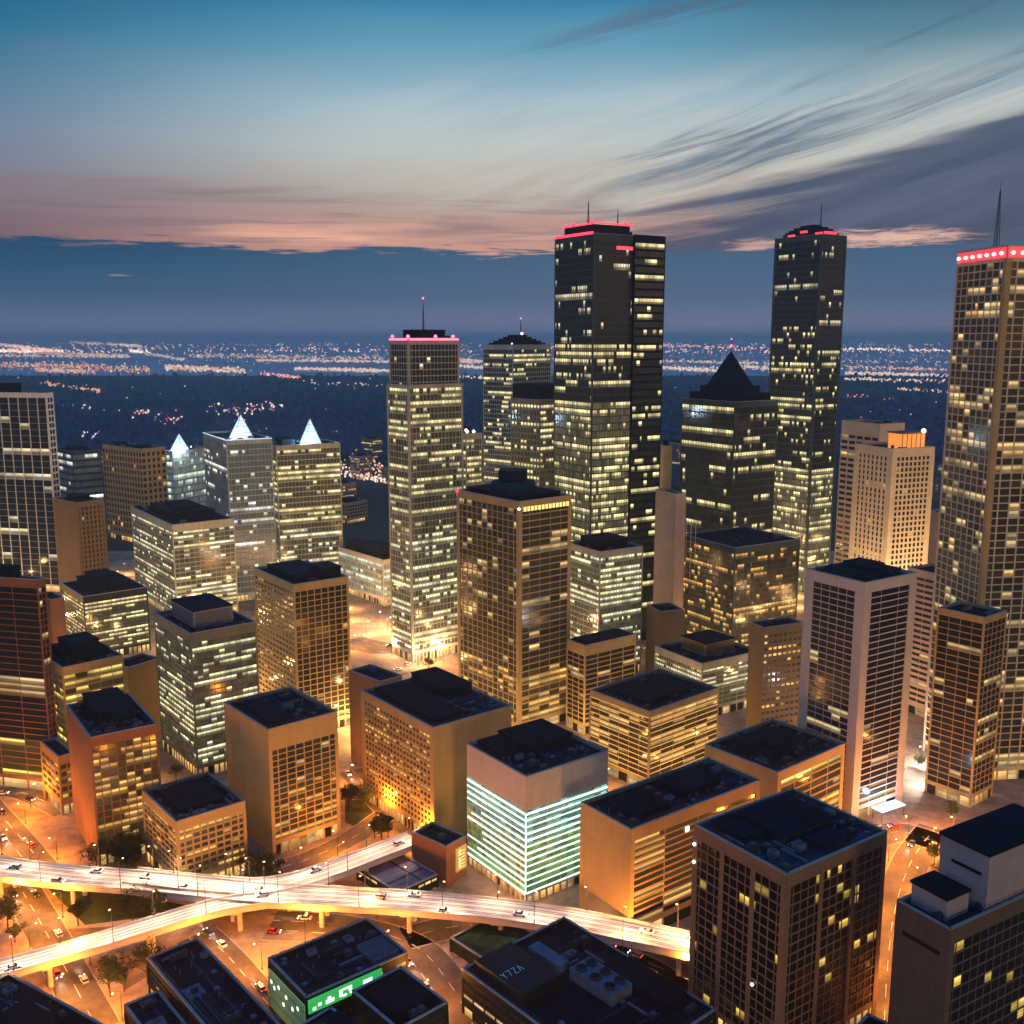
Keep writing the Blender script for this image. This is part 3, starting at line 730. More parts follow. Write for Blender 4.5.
def x_e(root, R, L, h):
    mb = MB()
    for a, z in ((.14, 0), (.2, 3.2)): mb.box(R * .02 + 2, L * (a - .08), h + z, R * .58, L * .86, h + z + 3.2)
    mb.build('crown_block', W['black'], root)
    red_strips(root, R * .3, L, h + .6, RED, (3,), 1.4)
    m2 = MB(); m2.box(2.2, L * .05, h + 6.5, R * .58, L * .08, h + 7.2); m2.box(1.7, L * .06, h + 6.3, 2.0, L * .86, h + 7.0); m2.build('neon_strip', RED, root)
    m3 = MB(); slab(m3, side_fns(R, L)[0][0], R * .32, R * .62, h - 7, h - 5.2, .12, .4); m3.build('neon_strip', RED, root)
    lamps_on(root, [(2, L * .12, h + 7.6), (R * .5, L * .1, h + 7.8), (2, L * .6, h + 7.6), (2, L * .8, h + 7.2)], RED, 1.0)
    mast(root, R * .2, L * .5, h + 6.4, 16, False); mast(root, R * .45, L * .2, h + 6.4, 10, False, .5)
    # projecting right-hand shaft and a lit corner seam
    m4 = MB(); m4.box(R * .55, -2.2, 0, R + .2, -.3, h + 1.5); m4.build('side_shaft', W['black'], root)
    pb = MB(); P = side_fns(R, L)[0][0]
    n_ = 52; sh = (h - 3 - 6) / n_
    for s_ in range(n_):
        z0 = 6 + s_ * sh
        slab(pb, P, R * .56, R * .985, z0 + sh * .32, z0 + sh, 2.21, 2.28)
        k = len(pb.uv) - 24
        for q in range(6):
            pb.uv[k + q * 4:k + q * 4 + 4] = [(9000.05, s_ + 1.3), (9008.95, s_ + 1.3), (9008.95, s_ + 1.98), (9000.05, s_ + 1.98)]
    pb.build('shaft_window', M_['tower'], root)
B('E', 'skyscraper', 'tallest dark glass skyscraper with red neon crown, near the picture centre', (594, 233), (555, 231), (663, 230), 650, 56, 'slate', lambda q: M_['tower'] if q < 42 else M_['towerdark'], ('curtain', 20, .14, .16), ('curtain', 26, .14, .16), corner=.8, pent=[], units=2, extra=x_e, zb=6, lowwin='towerlow', lowto=34)
B('G', 'skyscraper', 'dark twin-like skyscraper with domed top and red dashes, right of the tallest one', (822, 234), (775, 233), (847, 232), 592, 58, 'slate', lambda q: M_['tower'] if q < 44 else M_['towerdark'], ('curtain', 20, .15, .16), ('curtain', 12, .15, .16), t=56, corner=1.4, pent=[], units=0, lowwin='towerlow', lowto=20,
  extra=lambda root, R, L, h: (x_dome(root, R, L, h)))
B('F', 'pyramid_tower', 'dark tower with a pointed pyramid roof behind the stepped podium', (735, 402), (682, 400), (778, 402), 636, 30, 'slate', 'tower', ('curtain', 20, .15, .17), ('curtain', 16, .15, .17), pent=[], units=0, lowwin='amber', lowto=8,
  extra=lambda root, R, L, h: x_pyr(root, R, L, h))
def x_pod(root, R, L, h):
    fb = MB()
    for k in range(4):
        z = h - 2 - k * 6
        for kk, (P, ln, who) in enumerate(side_fns(R, L)):
            if kk == 3: slab(fb, P, 1, ln * .35, z, z + .25, .2, .5)
    for k in range(4): slab(fb, side_fns(R, L)[3][0], 1 + k * 4, 1.25 + k * 4, h - 22, h + 10, .2, .5)
    fb.build('steel_frame', W['pale'], root)
B('F2', 'podium_block', 'wide stepped podium with amber-lit floors below the pyramid tower', (735, 548), (681, 540), (800, 545), 672, 20, 'slate', 'amber', ('curtain', 18, .15, .16), ('curtain', 20, .15, .16), units=3, pent=[], extra=x_pod)
B('F4', 'concrete_tower', 'thin beige blank shaft squeezed beside the tallest skyscraper', (664, 446), (659, 444), (672, 445), 612, 20, 'pink', 'grid', ('blank', 2, 3, 0), ('blank', 2, 3, 0), units=0)
B('F3', 'concrete_tower', 'narrow pinkish block with a lit stair strip left of the podium', (676, 494), (656, 489), (686, 493), 655, 20, 'pink', 'lobby', ('blank', 3, 10, 0), ('blank', 2, 5, 0), units=1, pent=[])
B('E2', 'office_block', 'grey-green lit office block at the foot of the tallest skyscraper', (600, 552), (566, 542), (643, 546), 680, 20, 'ledge', 'greenb', ('curtain', 11, .15, .18), ('curtain', 15, .15, .18), pent=[(.15, .2, .8, .75, 5)])
def x_h2(root, R, L, h): pass
B('H2', 'hotel_block', 'pale blank rear block of the floodlit hotel with horizontal dark windows', (880, 424), (842, 421), (905, 424), 620, 30, 'cream', 'grid', ('strip', 5, 1.2, .5), ('blank', 4, 0, 0), units=2, pent=[], top=8)
def x_h(root, R, L, h):
    mb = MB(); mb.box(R * .25, L * .05, h, R * .8, L * .4, h + 9); mb.build('lit_penthouse', ORANGEG, root)
    m2 = MB(); m2.box(R * .23, L * .03, h + 9, R * .82, L * .42, h + 9.8)
    for k in range(6): m2.box(R * (.25 + .108 * k), L * .05 - .2, h, R * (.25 + .108 * k) + .4, L * .05 - .02, h + 9)
    m2.build('penthouse_frame', W['brown'], root)
    lamps_on(root, [(R * .72, L * .02, h + 10.5)], WHITEL, 1.3, 'rooftop_lamp')
B('H', 'hotel_tower', 'floodlit beige hotel tower of small square windows with orange rooftop box', (893, 449), (855, 446), (935, 449), 650, 34, 'cream', 'grid', ('ribs', 9, 1.9, .3), ('ribs', 10, 1.2, .35), pent=[], units=3, extra=x_h, corner=2.2, top=4)
def floodlight(x, y, z, tx, ty, tz, power, col, label):
    r = empty('floodlight', (x, y, z), math.atan2(ty - y, tx - x)); tag(r, label, 'floodlight', 'floodlights at the hotel foot')
    mb = MB(); mb.tube((0, 0, 0), (0, 0, .8), .1, .08, 6); mb.build('stand', STEEL, r)
    mb = MB(); mb.box(-.35, -.4, .8, .1, .4, 1.4); hd = mb.build('lamp_head', STEEL, r)
    mb = MB(); mb.box(.1, -.35, .85, .13, .35, 1.35); mb.build('lens', WHITEL, hd)
    L_ = bpy.data.lights.new('flood_beam', 'SPOT'); L_.energy = power; L_.color = col; L_.spot_size = R_(75); L_.spot_blend = .8; L_.shadow_soft_size = .4
    o = bpy.data.objects.new('flood_beam', L_); COL.objects.link(o); o.parent = r; o.location = (.5, 0, 1.2)
    d = Vector((math.hypot(tx - x, ty - y), 0, tz - z)); o.rotation_euler = (-d).to_track_quat('Z', 'Y').to_euler()
for (a_, b_) in ((-14, -12), (6, -16), (22, 4)):
    hx, hy = ROOTS['H'][0].location[:2]
    floodlight(hx + a_, hy + b_, 0, hx + a_ * .1 + 4, hy + 12, 55, 420000, (1.0, .66, .34), 'floodlight aimed up at the beige hotel tower')
B('H3', 'office_block', 'grey-blue plain block between the hotel and the tall red-topped tower', (946, 514), (927, 510), (962, 512), 640, 14, 'mauve', 'blue', ('blank', 4, 3, 0), ('blank', 4, 3, 0), units=1, pent=[])
B('I3', 'parking_block', 'pinkish banded block glimpsed between white-cornered tower and red-topped tower', (962, 580), (908, 566), (985, 574), 728, 22, 'pink', 'strip', ('strip', 6, .3, .5), ('strip', 5, .3, .5), pent=[], units=2)
B('D', 'office_tower', 'tan grid-windowed tower with hexagonal dark penthouse, left of the tallest skyscraper', (519, 502), (457, 487), (571, 490), 735, 33, 'tan', 'gridlit', ('grid', 12, .45, .15), ('strip', 5, .2, .2), corner=1.8, pent=[(.1, .1, .92, .92, 2.4)], units=0, lowwin='amber', lowto=8,
  extra=lambda root, R, L, h: x_hex(root, R, L, h))
def x_i(root, R, L, h):
    for k, (P, ln, who) in enumerate(side_fns(R, L)):
        if k in (0, 3):
            mb = MB(); slab(mb, P, .4, ln - .4, h - 3.6, h + .4, .12, .3); mb.build('neon_band', glow('red_neon_band', (.85, .01, .03), 1.3, True), root)
            m2 = [((P(ln * (q + .5) / 7, h - 1.8, 0.9))) for q in range(7)]; lamps_on(root, m2, REDW, .75, 'crown_lamp')
    mast(root, R * .06, L * .3, h, 26, False, 1.5)
    mb = MB(); slab(mb, side_fns(R, L)[3][0], L - 1.6, L + .2, 0, h - 4, .14, .35); slab(mb, side_fns(R, L)[0][0], -.3, 2.0, 0, h - 4, .14, .4); mb.build('corner_pilaster', W['tan'], root)
B('I', 'skyscraper', 'tall tan grid tower with a glowing red crown at the right edge', (1008, 245), (958, 256), (1075, 243), 782, 68, 'cream', 'gridlit', ('grid', 8, .6, .17), ('grid', 6, .6, .16), t=82, corner=1.0, pent=[], units=0, extra=x_i, top=5)
B('I2', 'office_block', 'dark banded block in front of the red-crowned tower', (985, 618), (938, 610), (1007, 612), 808, 27, 'tan', 'strip', ('strip', 4, .2, .15), ('grid', 5, .2, .15), pent=[], units=2, top=1.5)
# --- middle ground, left
B('R', 'glass_office', 'broad glass office with rounded dark roof and bands of pale green light', (172, 525), (131, 507), (234, 520), 622, 18, 'ledge', 'greenb', ('curtain', 26, .18, .16), ('curtain', 12, .2, .16), pent=[(.2, .2, .85, .8, 4.5), (.35, .35, .7, .65, 7)], top=4)
B('VV', 'brick_block', 'orange-lit brick end wall behind the dark banded tower at left', (50, 600), (38, 594), (64, 598), 700, 12, 'rust', 'amber', ('blank', 3, 4, 0), ('blank', 3, 6, 0), units=1, pent=[])
B('S', 'glass_office', 'dark glass office with swelling roof plant, below the brown concrete tower', (83, 597), (61, 584), (147, 590), 662, 13, 'black', 'green', ('curtain', 14, .15, .18), ('curtain', 14, .15, .18), pent=[(.2, .25, .8, .85, 5), (.3, .4, .65, .75, 8)], top=3)
B('RR', 'concrete_block', 'small brown concrete block behind the yellow-green striped tower', (128, 668), (110, 660), (160, 655), 745, 7, 'brown', 'amber', ('blank', 4, 2, 0), ('blank', 4, 4, 0), units=1, pent=[])
B('V', 'banded_tower', 'dark tower with thin orange floor lines cut by the left edge', (37, 580), (-40, 588), (45, 574), 792, 30, 'rust', 'strip', ('strip', 3, .25, .14), ('strip', 2, .3, .2), t=14, pent=[(.1, .3, .9, .9, 5)], lowwin='yellow', lowto=6, corner=.4, units=2)
B('U', 'striped_block', 'tan block with yellow-lit floor bands and a domed dark roof, right of left-edge tower', (62, 668), (37, 653), (123, 659), 785, 14, 'tan', 'yellow', ('strip', 6, .3, .3), ('strip', 5, .2, .25), pent=[(.2, .2, .85, .9, 3.5), (.28, .3, .75, .8, 7)])
B('T', 'glass_office', 'dark glass block with stacked penthouse and yellow-green lit floors', (190, 634), (154, 614), (256, 627), 778, 22, 'olive', 'greenb', ('strip', 14, .12, .15), ('strip', 12, .12, .15), pent=[(.2, .25, .8, .85, 7)], pmat=W['mauve'], top=3, busy=True)
B('JJ', 'low_block', 'small brown low block tucked between striped block and rust-brown tower', (58, 757), (40, 746), (74, 752), 815, 5, 'brown', 'amber', ('strip', 4, .6, .4), ('strip', 2, .5, .4), pent=[], units=0, t=48)
B('Q', 'grid_tower', 'tan tower with a pale-speckled side and square grid front, picture centre-left', (293, 585), (254, 568), (348, 577), 738, 24, 'tan', 'grid', ('strip', 12, .8, .5), ('grid', 8, .42, .16), corner=.9, pent=[(.15, .2, .75, .85, 3), (.6, .1, .95, .4, 5)], lowwin='amber', lowto=5)
B('P2', 'brown_block', 'plain dark brown block behind the broad tan block', (380, 682), (349, 672), (402, 671), 775, 10, 'brown', 'grid', ('blank', 4, 2, 0), ('blank', 4, 2, 0), t=45, pent=[], units=1)
B('P', 'wide_office', 'broad tan block with one windowed and one blank face beside the green-lit building', (433, 728), (361, 690), (511, 705), 846, 16, 'tan', 'amber', ('strip', 22, .7, .42), ('blank', 9, 10, 0), corner=2.2, pent=[(.1, .1, .45, .9, 2), (.62, .45, .95, .95, 4)], rmat=ROOFB, units=5, busy=True)
B('W', 'rust_tower', 'rust-brown tower with one blank side and warm gridded front, lower left', (90, 738), (66, 706), (157, 727), 866, 16, 'rust', 'amber', ('blank', 4, 0, 0), ('grid', 8, .32, .14), pent=[(.25, .3, .8, .95, 4.5)], busy=True, lowwin='amber', lowto=4)
B('X', 'low_office', 'low tan office with pale-edged dark roof beside the elevated road', (176, 822), (142, 791), (245, 803), 896, 8, 'tan', 'amber', ('strip', 8, .5, .35), ('strip', 9, .6, .35), pent=[(.15, .2, .8, .8, 1.5)], corner=1.0, busy=True)
B('Y', 'grid_office', 'tan office with blank speckled side and gridded lower front, left of broad tan block', (268, 730), (224, 702), (337, 711), 856, 16, 'tan', 'gridlit', ('blank', 9, 22, 0), ('grid', 8, .4, .18), top=7, corner=1.2, pent=[(.1, .1, .4, .8, 2)], busy=True, lowwin='amber', lowto=9)
# --- middle ground, right
B('M2', 'brown_block', 'small blank brown block beneath the podium of the pyramid tower', (660, 612), (647, 604), (684, 608), 682, 8, 'brown', 'grid', ('blank', 3, 2, 0), ('blank', 3, 3, 0), pent=[], units=1)
B('M', 'small_tower', 'small tan tower with curved-looking dark roof and thin floor lines, right of grid tower', (585, 646), (567, 639), (636, 634), 735, 14, 'tan', 'strip', ('strip', 3, .4, .2), ('strip', 4, .4, .2), top=4, pent=[(.1, .1, .9, .9, 1.2)], units=1)
B('N', 'low_office', 'low block with rows of small pale windows behind the amber-banded office', (702, 664), (655, 647), (760, 652), 720, 9, 'ledge', 'greenb', ('grid', 20, .35, .25), ('strip', 8, .3, .2), pent=[(.3, .3, .8, .8, 6)], pmat=W['tan'])
B('O', 'brown_block', 'dull windowless brown block left of the white-cornered tower', (764, 628), (750, 621), (803, 622), 742, 15, 'brown', 'amber', ('blank', 3, 0, 0), ('strip', 8, .9, .6), pent=[], units=2)
B('J', 'banded_tower', 'dark banded tower with broad pale corner column, right of centre', (865, 583), (806, 565), (917, 570), 822, 34, 'palegrey', 'strip', ('strip', 7, .18, .17), ('strip', 3, .12, .18), corner=4.0, pent=[(.15, .15, .85, .8, 2.2), (.4, .3, .7, .7, 4.0)], pmat=ROOFB, rmat=ROOFB, top=3, lowwin='amber', lowto=3)
B('K', 'low_office', 'low tan block with blue-grey roof plant in front of the pale-cornered tower', (778, 773), (705, 742), (845, 742), 858, 8, 'tan', 'yellow', ('blank', 8, 0, 0), ('strip', 4, .4, .25), pent=[(.2, .3, .7, .8, 2.5), (.3, .4, .55, .65, 4.5)], pmat=ROOFB, rmat=ROOF, units=5, busy=True, corner=2.0)
B('L', 'banded_office', 'dark office with glowing amber floor edges and corner posts, centre right', (650, 712), (590, 686), (719, 685), 792, 12, 'tan', 'amber', ('strip', 6, .25, .14), ('strip', 6, .25, .14), pent=[(.15, .2, .8, .75, 1.6)], top=2, rmat=ROOF, busy=True, extra=lambda r, R, L, h: floor_edge_glow(r, R, L, 5, h - 2, 12, AMBL))
def x_z(root, R, L, h):
    n_, zb, zt = 12, 4.0, h - 11.5; sh = (zt - zb) / n_; rnd = random.Random(3)
    for s_ in range(n_ + 1):
        mb = MB()
        for k, (P, ln, who) in enumerate(side_fns(R, L)):
            if k in (0, 3):
                z = zb + s_ * sh
                u0 = 0.2 if s_ % 3 else 0.2; u1 = ln - .2
                if s_ < n_ and k == 0 and rnd.random() < .5: u1 = ln * rnd.uniform(.55, .98)
                hh = .5 if s_ == n_ else rnd.choice((.14, .2, .3, .42))
                if k == 3 and 0 < s_ < n_ and rnd.random() < .6: u0 = ln * rnd.uniform(.05, .3)
                slab(mb, P, u0, u1, z - hh, z + .22, .02, .22)
        mb.build('glow_strip', COOLW, root)
    mb = MB(); mb.box(-.3, -.3, zb, -.02, -.02, zt); mb.build('corner_light', COOLW, root)
B('Z', 'lit_office', 'grey-topped office glowing with white and green light strips, beside elevated road', (526, 777), (467, 749), (608, 757), 905, 12, 'palegrey', 'teal', ('curtain', 12, .2, .12), ('curtain', 12, .2, .12), zb=4.0, top=11.5 - 1, corner=.25, pent=[(.35, .45, .9, .95, 3), (.1, .5, .4, .95, 1.6)], extra=x_z, lowwin='lime', lowto=7, units=4, busy=True)
def x_aa(root, R, L, h):
    mb = MB(); P = side_fns(R, L)[0][0]; rnd = random.Random(5)
    slab(mb, P, R * .40, R * .40 + 1.4, h - 6.5, h - 5.0, .05, .3); mb.build('facade_lamp', WHITEL, root)
    mb = MB(); u = R * .55
    while u < R * .97:
        slab(mb, P, u, u + rnd.uniform(.5, 1.1), h - 7.6, h - 6.2, .08, .2); u += 1.5
    mb.build('lit_window_bars', YELG, root)  # row of lit windows drawn as slim glowing bars
B('AA', 'long_office', 'long tan office glowing amber at street level, right of the green-lit building', (631, 830), (581, 807), (760, 783), 945, 13, 'tan', 'amber', ('blank', 6, 7, 0), ('strip', 4, .35, .3), corner=1.6, top=3.0, pent=[(.1, .2, .35, .7, 1.5), (.5, .3, .8, .8, 2.2)], rmat=ROOF, units=6, busy=True, extra=x_aa, lowwin='lobby', lowto=2)
# --- foreground
def x_bb(root, R, L, h):
    mb = MB()
    for k, (P, ln, who) in enumerate(side_fns(R, L)):
        if k in (0, 3):
            for q in (1 / 3., 2 / 3.): slab(mb, P, ln * q - .75, ln * q + .75, 0, h - 1, .02, .24)
    mb.build('pilaster', W['pink2'], root)
    lamps_on(root, [(-.6, L * .28, 20), (-.6, L * .97, h - 4), (-.6, L * .97, h - 9)], WHITEL, .45, 'facade_lamp')

B('BB', 'office_tower', 'nearest brown office tower with three window bays a side and blue-tinged roof', (787, 875), (694, 833), (887, 838), 1075, 17, 'pink2', 'near', ('grid', 12, .26, .15), ('grid', 14, .26, .15), corner=1.6, own=True, busy=True, top=2.6, pent=[(.3, .35, .8, .85, 2.6), (.1, .55, .3, .9, 1.6), (.45, .08, .7, .3, 1.3)], pmat=ROOFB, rmat=ROOFB, units=7, extra=x_bb)
def x_cc(root, R, L, h):
    mb = MB(); mb.box(R * .33, L * .08, h, R * .98, L * .98, h + 14); mb.box(R * .33 - .12, L * .2, h + 8.5, R * .33 - .02, L * .75, h + 9.3, 1); mb.box(R * .32, L * .06, h + 14, R * .99, L, h + 14.8, 1); mb.build('penthouse', [W['mauve'], ROOF], root)
    mb = MB(); mb.box(R * .08, L * .25, h, R * .26, L * .92, h + 5.2); mb.box(R * .07, L * .23, h + 5.2, R * .27, L * .94, h + 5.8, 1); mb.build('stair_house', [W['mauve'], ROOF], root)
    mb = MB(); slab(mb, side_fns(R, L)[3][0], .8, L - .8, h - 6.5, h - 5.4, .04, .12); mb.build('black_band', W['black'], root)  # raised black strip across the blank side
B('CC', 'stone_tower', 'dark grey tower with blank side, stacked penthouses and yellow-lit grid, lower right corner', (950, 930), (897, 893), (1064, 876), 1130, 14, 'brown2', 'near', ('blank', 4, 0, 0), ('grid', 15, .26, .16), corner=2.0, own=True, top=3, pent=[], units=2, busy=True, extra=x_cc)
# dark low roofs along the bottom edge
LOW = dict(zb=3.6, top=1.2, corner=.5)
def skylights(root, R, L, h, seed, n=2):
    rnd = random.Random(seed)
    mb = MB(); x0, y0 = R * .12, L * .15
    mb.box(x0, y0, h + .02, R * .45, L * .62, h + .35); mb.build('roof_pad', PLANTL, root)
    for k in range(n):
        mb = MB(); a = x0 + (R * .33) * (k + .18) / n; mb.box(a, y0 + L * .08, h + .35, a + R * .2 / n, y0 + L * .34, h + 1.3); mb.box(a + .25, y0 + L * .08 + .25, h + 1.3, a + R * .2 / n - .25, y0 + L * .34 - .25, h + 1.36, 1)
        mb.build('skylight', [PLANT, ROOF], root)
B('DD', 'flat_roof_block', 'low block with flat black roof and pale roof pad, bottom left below the ramp', (226, 1052), (147, 959), (281, 1024), 1092, 3, 'navy', 'strip', ('strip', 10, .6, .5), ('strip', 6, .6, .5), pent=[], units=3, busy=True, extra=lambda r, R, L, h: skylights(r, R, L, h, 4), **LOW)
B('DD2', 'flat_roof_block', 'small black-roofed wing left of the block with the pale roof pad', (150, 1040), (124, 1004), (186, 1018), 1070, 3, 'navy', 'strip', ('strip', 4, .6, .5), ('strip', 4, .6, .5), pent=[], units=2, **LOW)
B('HH', 'flat_roof_block', 'wide low black-roofed block in the bottom left corner', (35, 1070), (-60, 1010), (104, 1022), 1105, 3, 'black', 'strip', ('strip', 10, .6, .5), ('strip', 6, .6, .5), pent=[(.2, .3, .7, .6, 2.0)], pmat=ROOFB, units=4, busy=True, **LOW)
def x_ee(root, R, L, h):
    mb = MB(); P = side_fns(R, L)[3][0]; slab(mb, P, .6, L - .6, 1.0, h - 1.5, .05, .15); mb.build('green_lit_wall', glow('dim_green_lit_glass', (.16, .42, .12), .8, True), root)
    fb = MB()
    for k in range(22): slab(fb, P, .8 + (L - 1.8) * k / 21, 1.0 + (L - 1.8) * k / 21, 1.0, h - 1.5, .15, .45)
    for z in (4, 7, 10): slab(fb, P, .6, L - .6, z, z + .2, .15, .45)
    fb.build('fin', W['pale'], root)
    lb = MB()
    for a, b_ in ((.1, 9), (.18, 8), (.3, 9.5), (.42, 6), (.5, 9), (.66, 7.5), (.8, 9.3), (.9, 5)): slab(lb, P, L * a, L * a + .9, b_, b_ + .9, .46, .6)
    lb.build('facade_lamp', GREENW, root)
    sb = MB(); P = side_fns(R, L)[0][0]; slab(sb, P, .4, R * .72, h - 3.6, h + .2, .1, .5); sb.build('sign_board', GREENG, root)
    wb = MB()
    def st(u0, u1, z0, z1): slab(wb, P, R * u0, R * u1, h - 3.6 + z0, h - 3.6 + z1, .5, .62)
    st(.05, .08, .6, 1.4); st(.10, .13, 1.2, 2.0); st(.17, .25, .8, 1.8); st(.19, .22, 1.8, 2.5)
    st(.30, .33, 1.0, 2.9); st(.30, .42, 2.5, 3.0); st(.39, .42, 1.6, 3.0); st(.33, .37, .8, 1.3); st(.40, .43, .8, 1.3)
    st(.53, .62, 1.3, 2.7); st(.60, .66, .9, 1.5)
    wb.build('sign_mark', GREENW, root)
    gb = MB(); gb.box(R * .70, L * .1, h + .03, R * .96, L * .55, h + 1.0)
    for k in range(9): gb.box(R * .70, L * (.12 + .048 * k), h + 1.0, R * .96, L * (.135 + .048 * k), h + 1.35)
    gb.build('roof_grille', PLANTL, root)
B('EE', 'shop_block', 'black-roofed shop block with a green glowing sign and green-lit side', (306, 998), (268, 961), (408, 956), 1050, 3, 'black', 'strip', ('blank', 6, 0, 0), ('strip', 8, .6, .5), pent=[], units=2, busy=True, extra=x_ee, **LOW)
B('FF', 'plant_block', 'dark square roof block with pyramid-like hatch between sign shop and roof letters', (398, 1030), (352, 992), (448, 1004), 1080, 4, 'black', 'strip', ('blank', 4, 0, 0), ('strip', 5, .5, .5), pent=[(.15, .2, .85, .85, 1.4)], units=1, **LOW)
B('FF2', 'flat_roof_block', 'blue-grey low roof cut by the bottom edge beneath the green sign', (350, 1068), (296, 1024), (385, 1036), 1120, 3, 'navy', 'strip', ('strip', 4, .5, .5), ('strip', 4, .5, .5), pent=[(.5, .2, .9, .8, 2)], pmat=PLANTL, rmat=ROOFB, units=1, **LOW)
def x_gg(root, R, L, h):
    mb = MB(); x0, x1, y0, y1 = R * .52, R * .72, L * .34, L * .62
    mb.box(x0, y0, h + .05, x1, y1, h + 3.4); pad = mb.build('plant_platform', PLANTL, root)
    for i in range(2):
        for j in range(3):
            cx, cy2 = x0 + (x1 - x0) * (i + .5) / 2, y0 + (y1 - y0) * (j + .5) / 3
            fb = MB(); fb.tube((cx, cy2, h + 3.4), (cx, cy2, h + 4.1), 1.5, 1.5, 16); fb.tube((cx, cy2, h + 4.1), (cx, cy2, h + 4.14), 1.1, 1.1, 14, 1)
            fb.build('cooling_fan', [PLANT, ROOF], pad)
    mb = MB(); mb.box(R * .5, L * .68, h + .05, R * .6, L * .9, h + 2.4); mb.build('duct', PLANTL, root)
    mb = MB(); mb.box(R * .06, L * .60, h + .05, R * .40, L * .95, h + 4.0); mb.build('roof_house', W['black'], root)
    # roof lettering, strokes of four characters
    lb = MB(); zz = h + 4.06
    def ln_(x0, y0, x1, y1):
        d = Vector((x1 - x0, y1 - y0, 0)); n_ = Vector((-d.y, d.x, 0)).normalized() * .14
        lb.quad((x0 - n_.x, y0 - n_.y, zz), (x1 - n_.x, y1 - n_.y, zz), (x1 + n_.x, y1 + n_.y, zz), (x0 + n_.x, y0 + n_.y, zz))
    bx, by, s_ = R * .08, L * .74, 1.5
    for k, g_ in enumerate((((0, 2, .5, 1), (1, 2, .5, 1), (.5, 1, .5, 0)), ((0, 2, 1, 2), (1, 2, .3, 0)), ((0, 2, 1, 2), (1, 2, 0, 0), (0, 0, 1, 0)), ((0, 0, .5, 2), (.5, 2, 1, 0)))):
        for x0, y0, x1, y1 in g_: ln_(bx + (k * 1.5 + x0) * s_ * .8, by + y0 * s_ * .8, bx + (k * 1.5 + x1) * s_ * .8, by + y1 * s_ * .8)
    lb.build('roof_lettering', W['white'], root)
B('GG', 'plant_roof_block', 'large dark roof crowded with cooling fans and pale roof letters, bottom centre', (612, 1080), (462, 985), (716, 1032), 1130, 3, 'black', 'strip', ('strip', 12, .6, .5), ('strip', 12, .6, .5), pent=[(.75, .15, .95, .5, 2.2)], units=5, busy=True, extra=x_gg, **LOW)
B('NN', 'flat_roof_block', 'black flat roof between the nearest brown tower and corner tower', (885, 1050), (850, 1024), (902, 1026), 1110, 3, 'black', 'strip', ('strip', 4, .5, .5), ('strip', 4, .5, .5), pent=[], units=1, **LOW)
B('II', 'low_hall', 'low hall with slanting grey-mauve roof beside the upper ramp', (398, 893), (357, 876), (438, 876), 906, 1, 'black', 'lobby', ('strip', 6, .5, .5), ('strip', 6, .5, .5), zb=1.6, top=.6, corner=.4, pent=[], units=0, par=.3, rmat=surf('mauve_roof_sheet', (.17, .15, .18), .6, .2, .2, False), t=46)
def x_sig(root, R, L, h):
    mb = MB(); P = side_fns(R, L)[0][0]; slab(mb, P, R * .45, R * .98, 3, h - 1.5, .05, .4); mb.build('sign_board', glow('amber_sign', (.9, .42, .06), .5, True), root)
    wb = MB(); rnd = random.Random(9); z = 4.0
    while z < h - 3:
        slab(wb, P, R * .55, R * .88, z, z + .22, .4, .5)
        if rnd.random() < .7: slab(wb, P, R * .6, R * .66, z, z + 1.0, .4, .5)
        z += 1.15
    wb.build('sign_mark', YELG, root)
B('II2', 'blank_hall', 'windowless dark brown hall with tall amber sign against the green-lit office', (446, 847), (412, 838), (466, 842), 886, 3, 'rust', 'grid', ('blank', 3, 0, 0), ('blank', 2, 0, 0), zb=3.5, top=1.5, pent=[], units=1, t=40, extra=x_sig)
B('LL', 'garden_roof_block', 'low building with grassy green roof under the elevated road', (497, 968), (450, 942), (546, 944), 982, 1, 'black', 'strip', ('strip', 5, .5, .5), ('strip', 5, .5, .5), zb=1.5, top=.6, pent=[], units=0, par=.4, rmat=GRASS, corner=.4)
# low blocks beyond the towers
rf = random.Random(21)
def clear(x, y, m):
    for fx, fy, eR, eL, r_, l_, h in FOOT:
        dx_, dy_ = x - fx, y - fy; a = dx_ * eR[0] + dy_ * eR[1]; b_ = dx_ * eL[0] + dy_ * eL[1]
        if -m < a < r_ + m and -m < b_ < l_ + m: return False
    return True
cnt = 0
tries = 0
while cnt < 62 and tries < 3000:
    tries += 1
    px, py = rf.uniform(-20, 1040), rf.uniform(458, 545)
    x, y = gp(px, py)
    if not clear(x, y, 27): continue
    wR, wL, hh, t = rf.uniform(16, 36), rf.uniform(16, 36), rf.uniform(8, 30), rf.uniform(30, 60)
    root = empty('low_city_block', (x, y, 0), R_(90 - t)); a = R_(t)
    tag(root, 'low dim city block with few lit windows beyond the main towers', 'building', 'low blocks beyond the towers')
    FOOT.append((x, y, (math.sin(a), math.cos(a)), (-math.cos(a), math.sin(a)), wR, wL, hh))
    shell(root, wR, wL, 4, hh - 2, hh, max(2, int(hh / 4)), rf.choice(['brown', 'grey', 'mauve', 'slate', 'tan']), rf.choice(['grid', 'amber', 'green', 'blue']), ('grid', 8, .6, .4), ('grid', 8, .6, .4), .5)
    roof_kit(root, wR, wL, hh, cnt, None, 2); cnt += 1

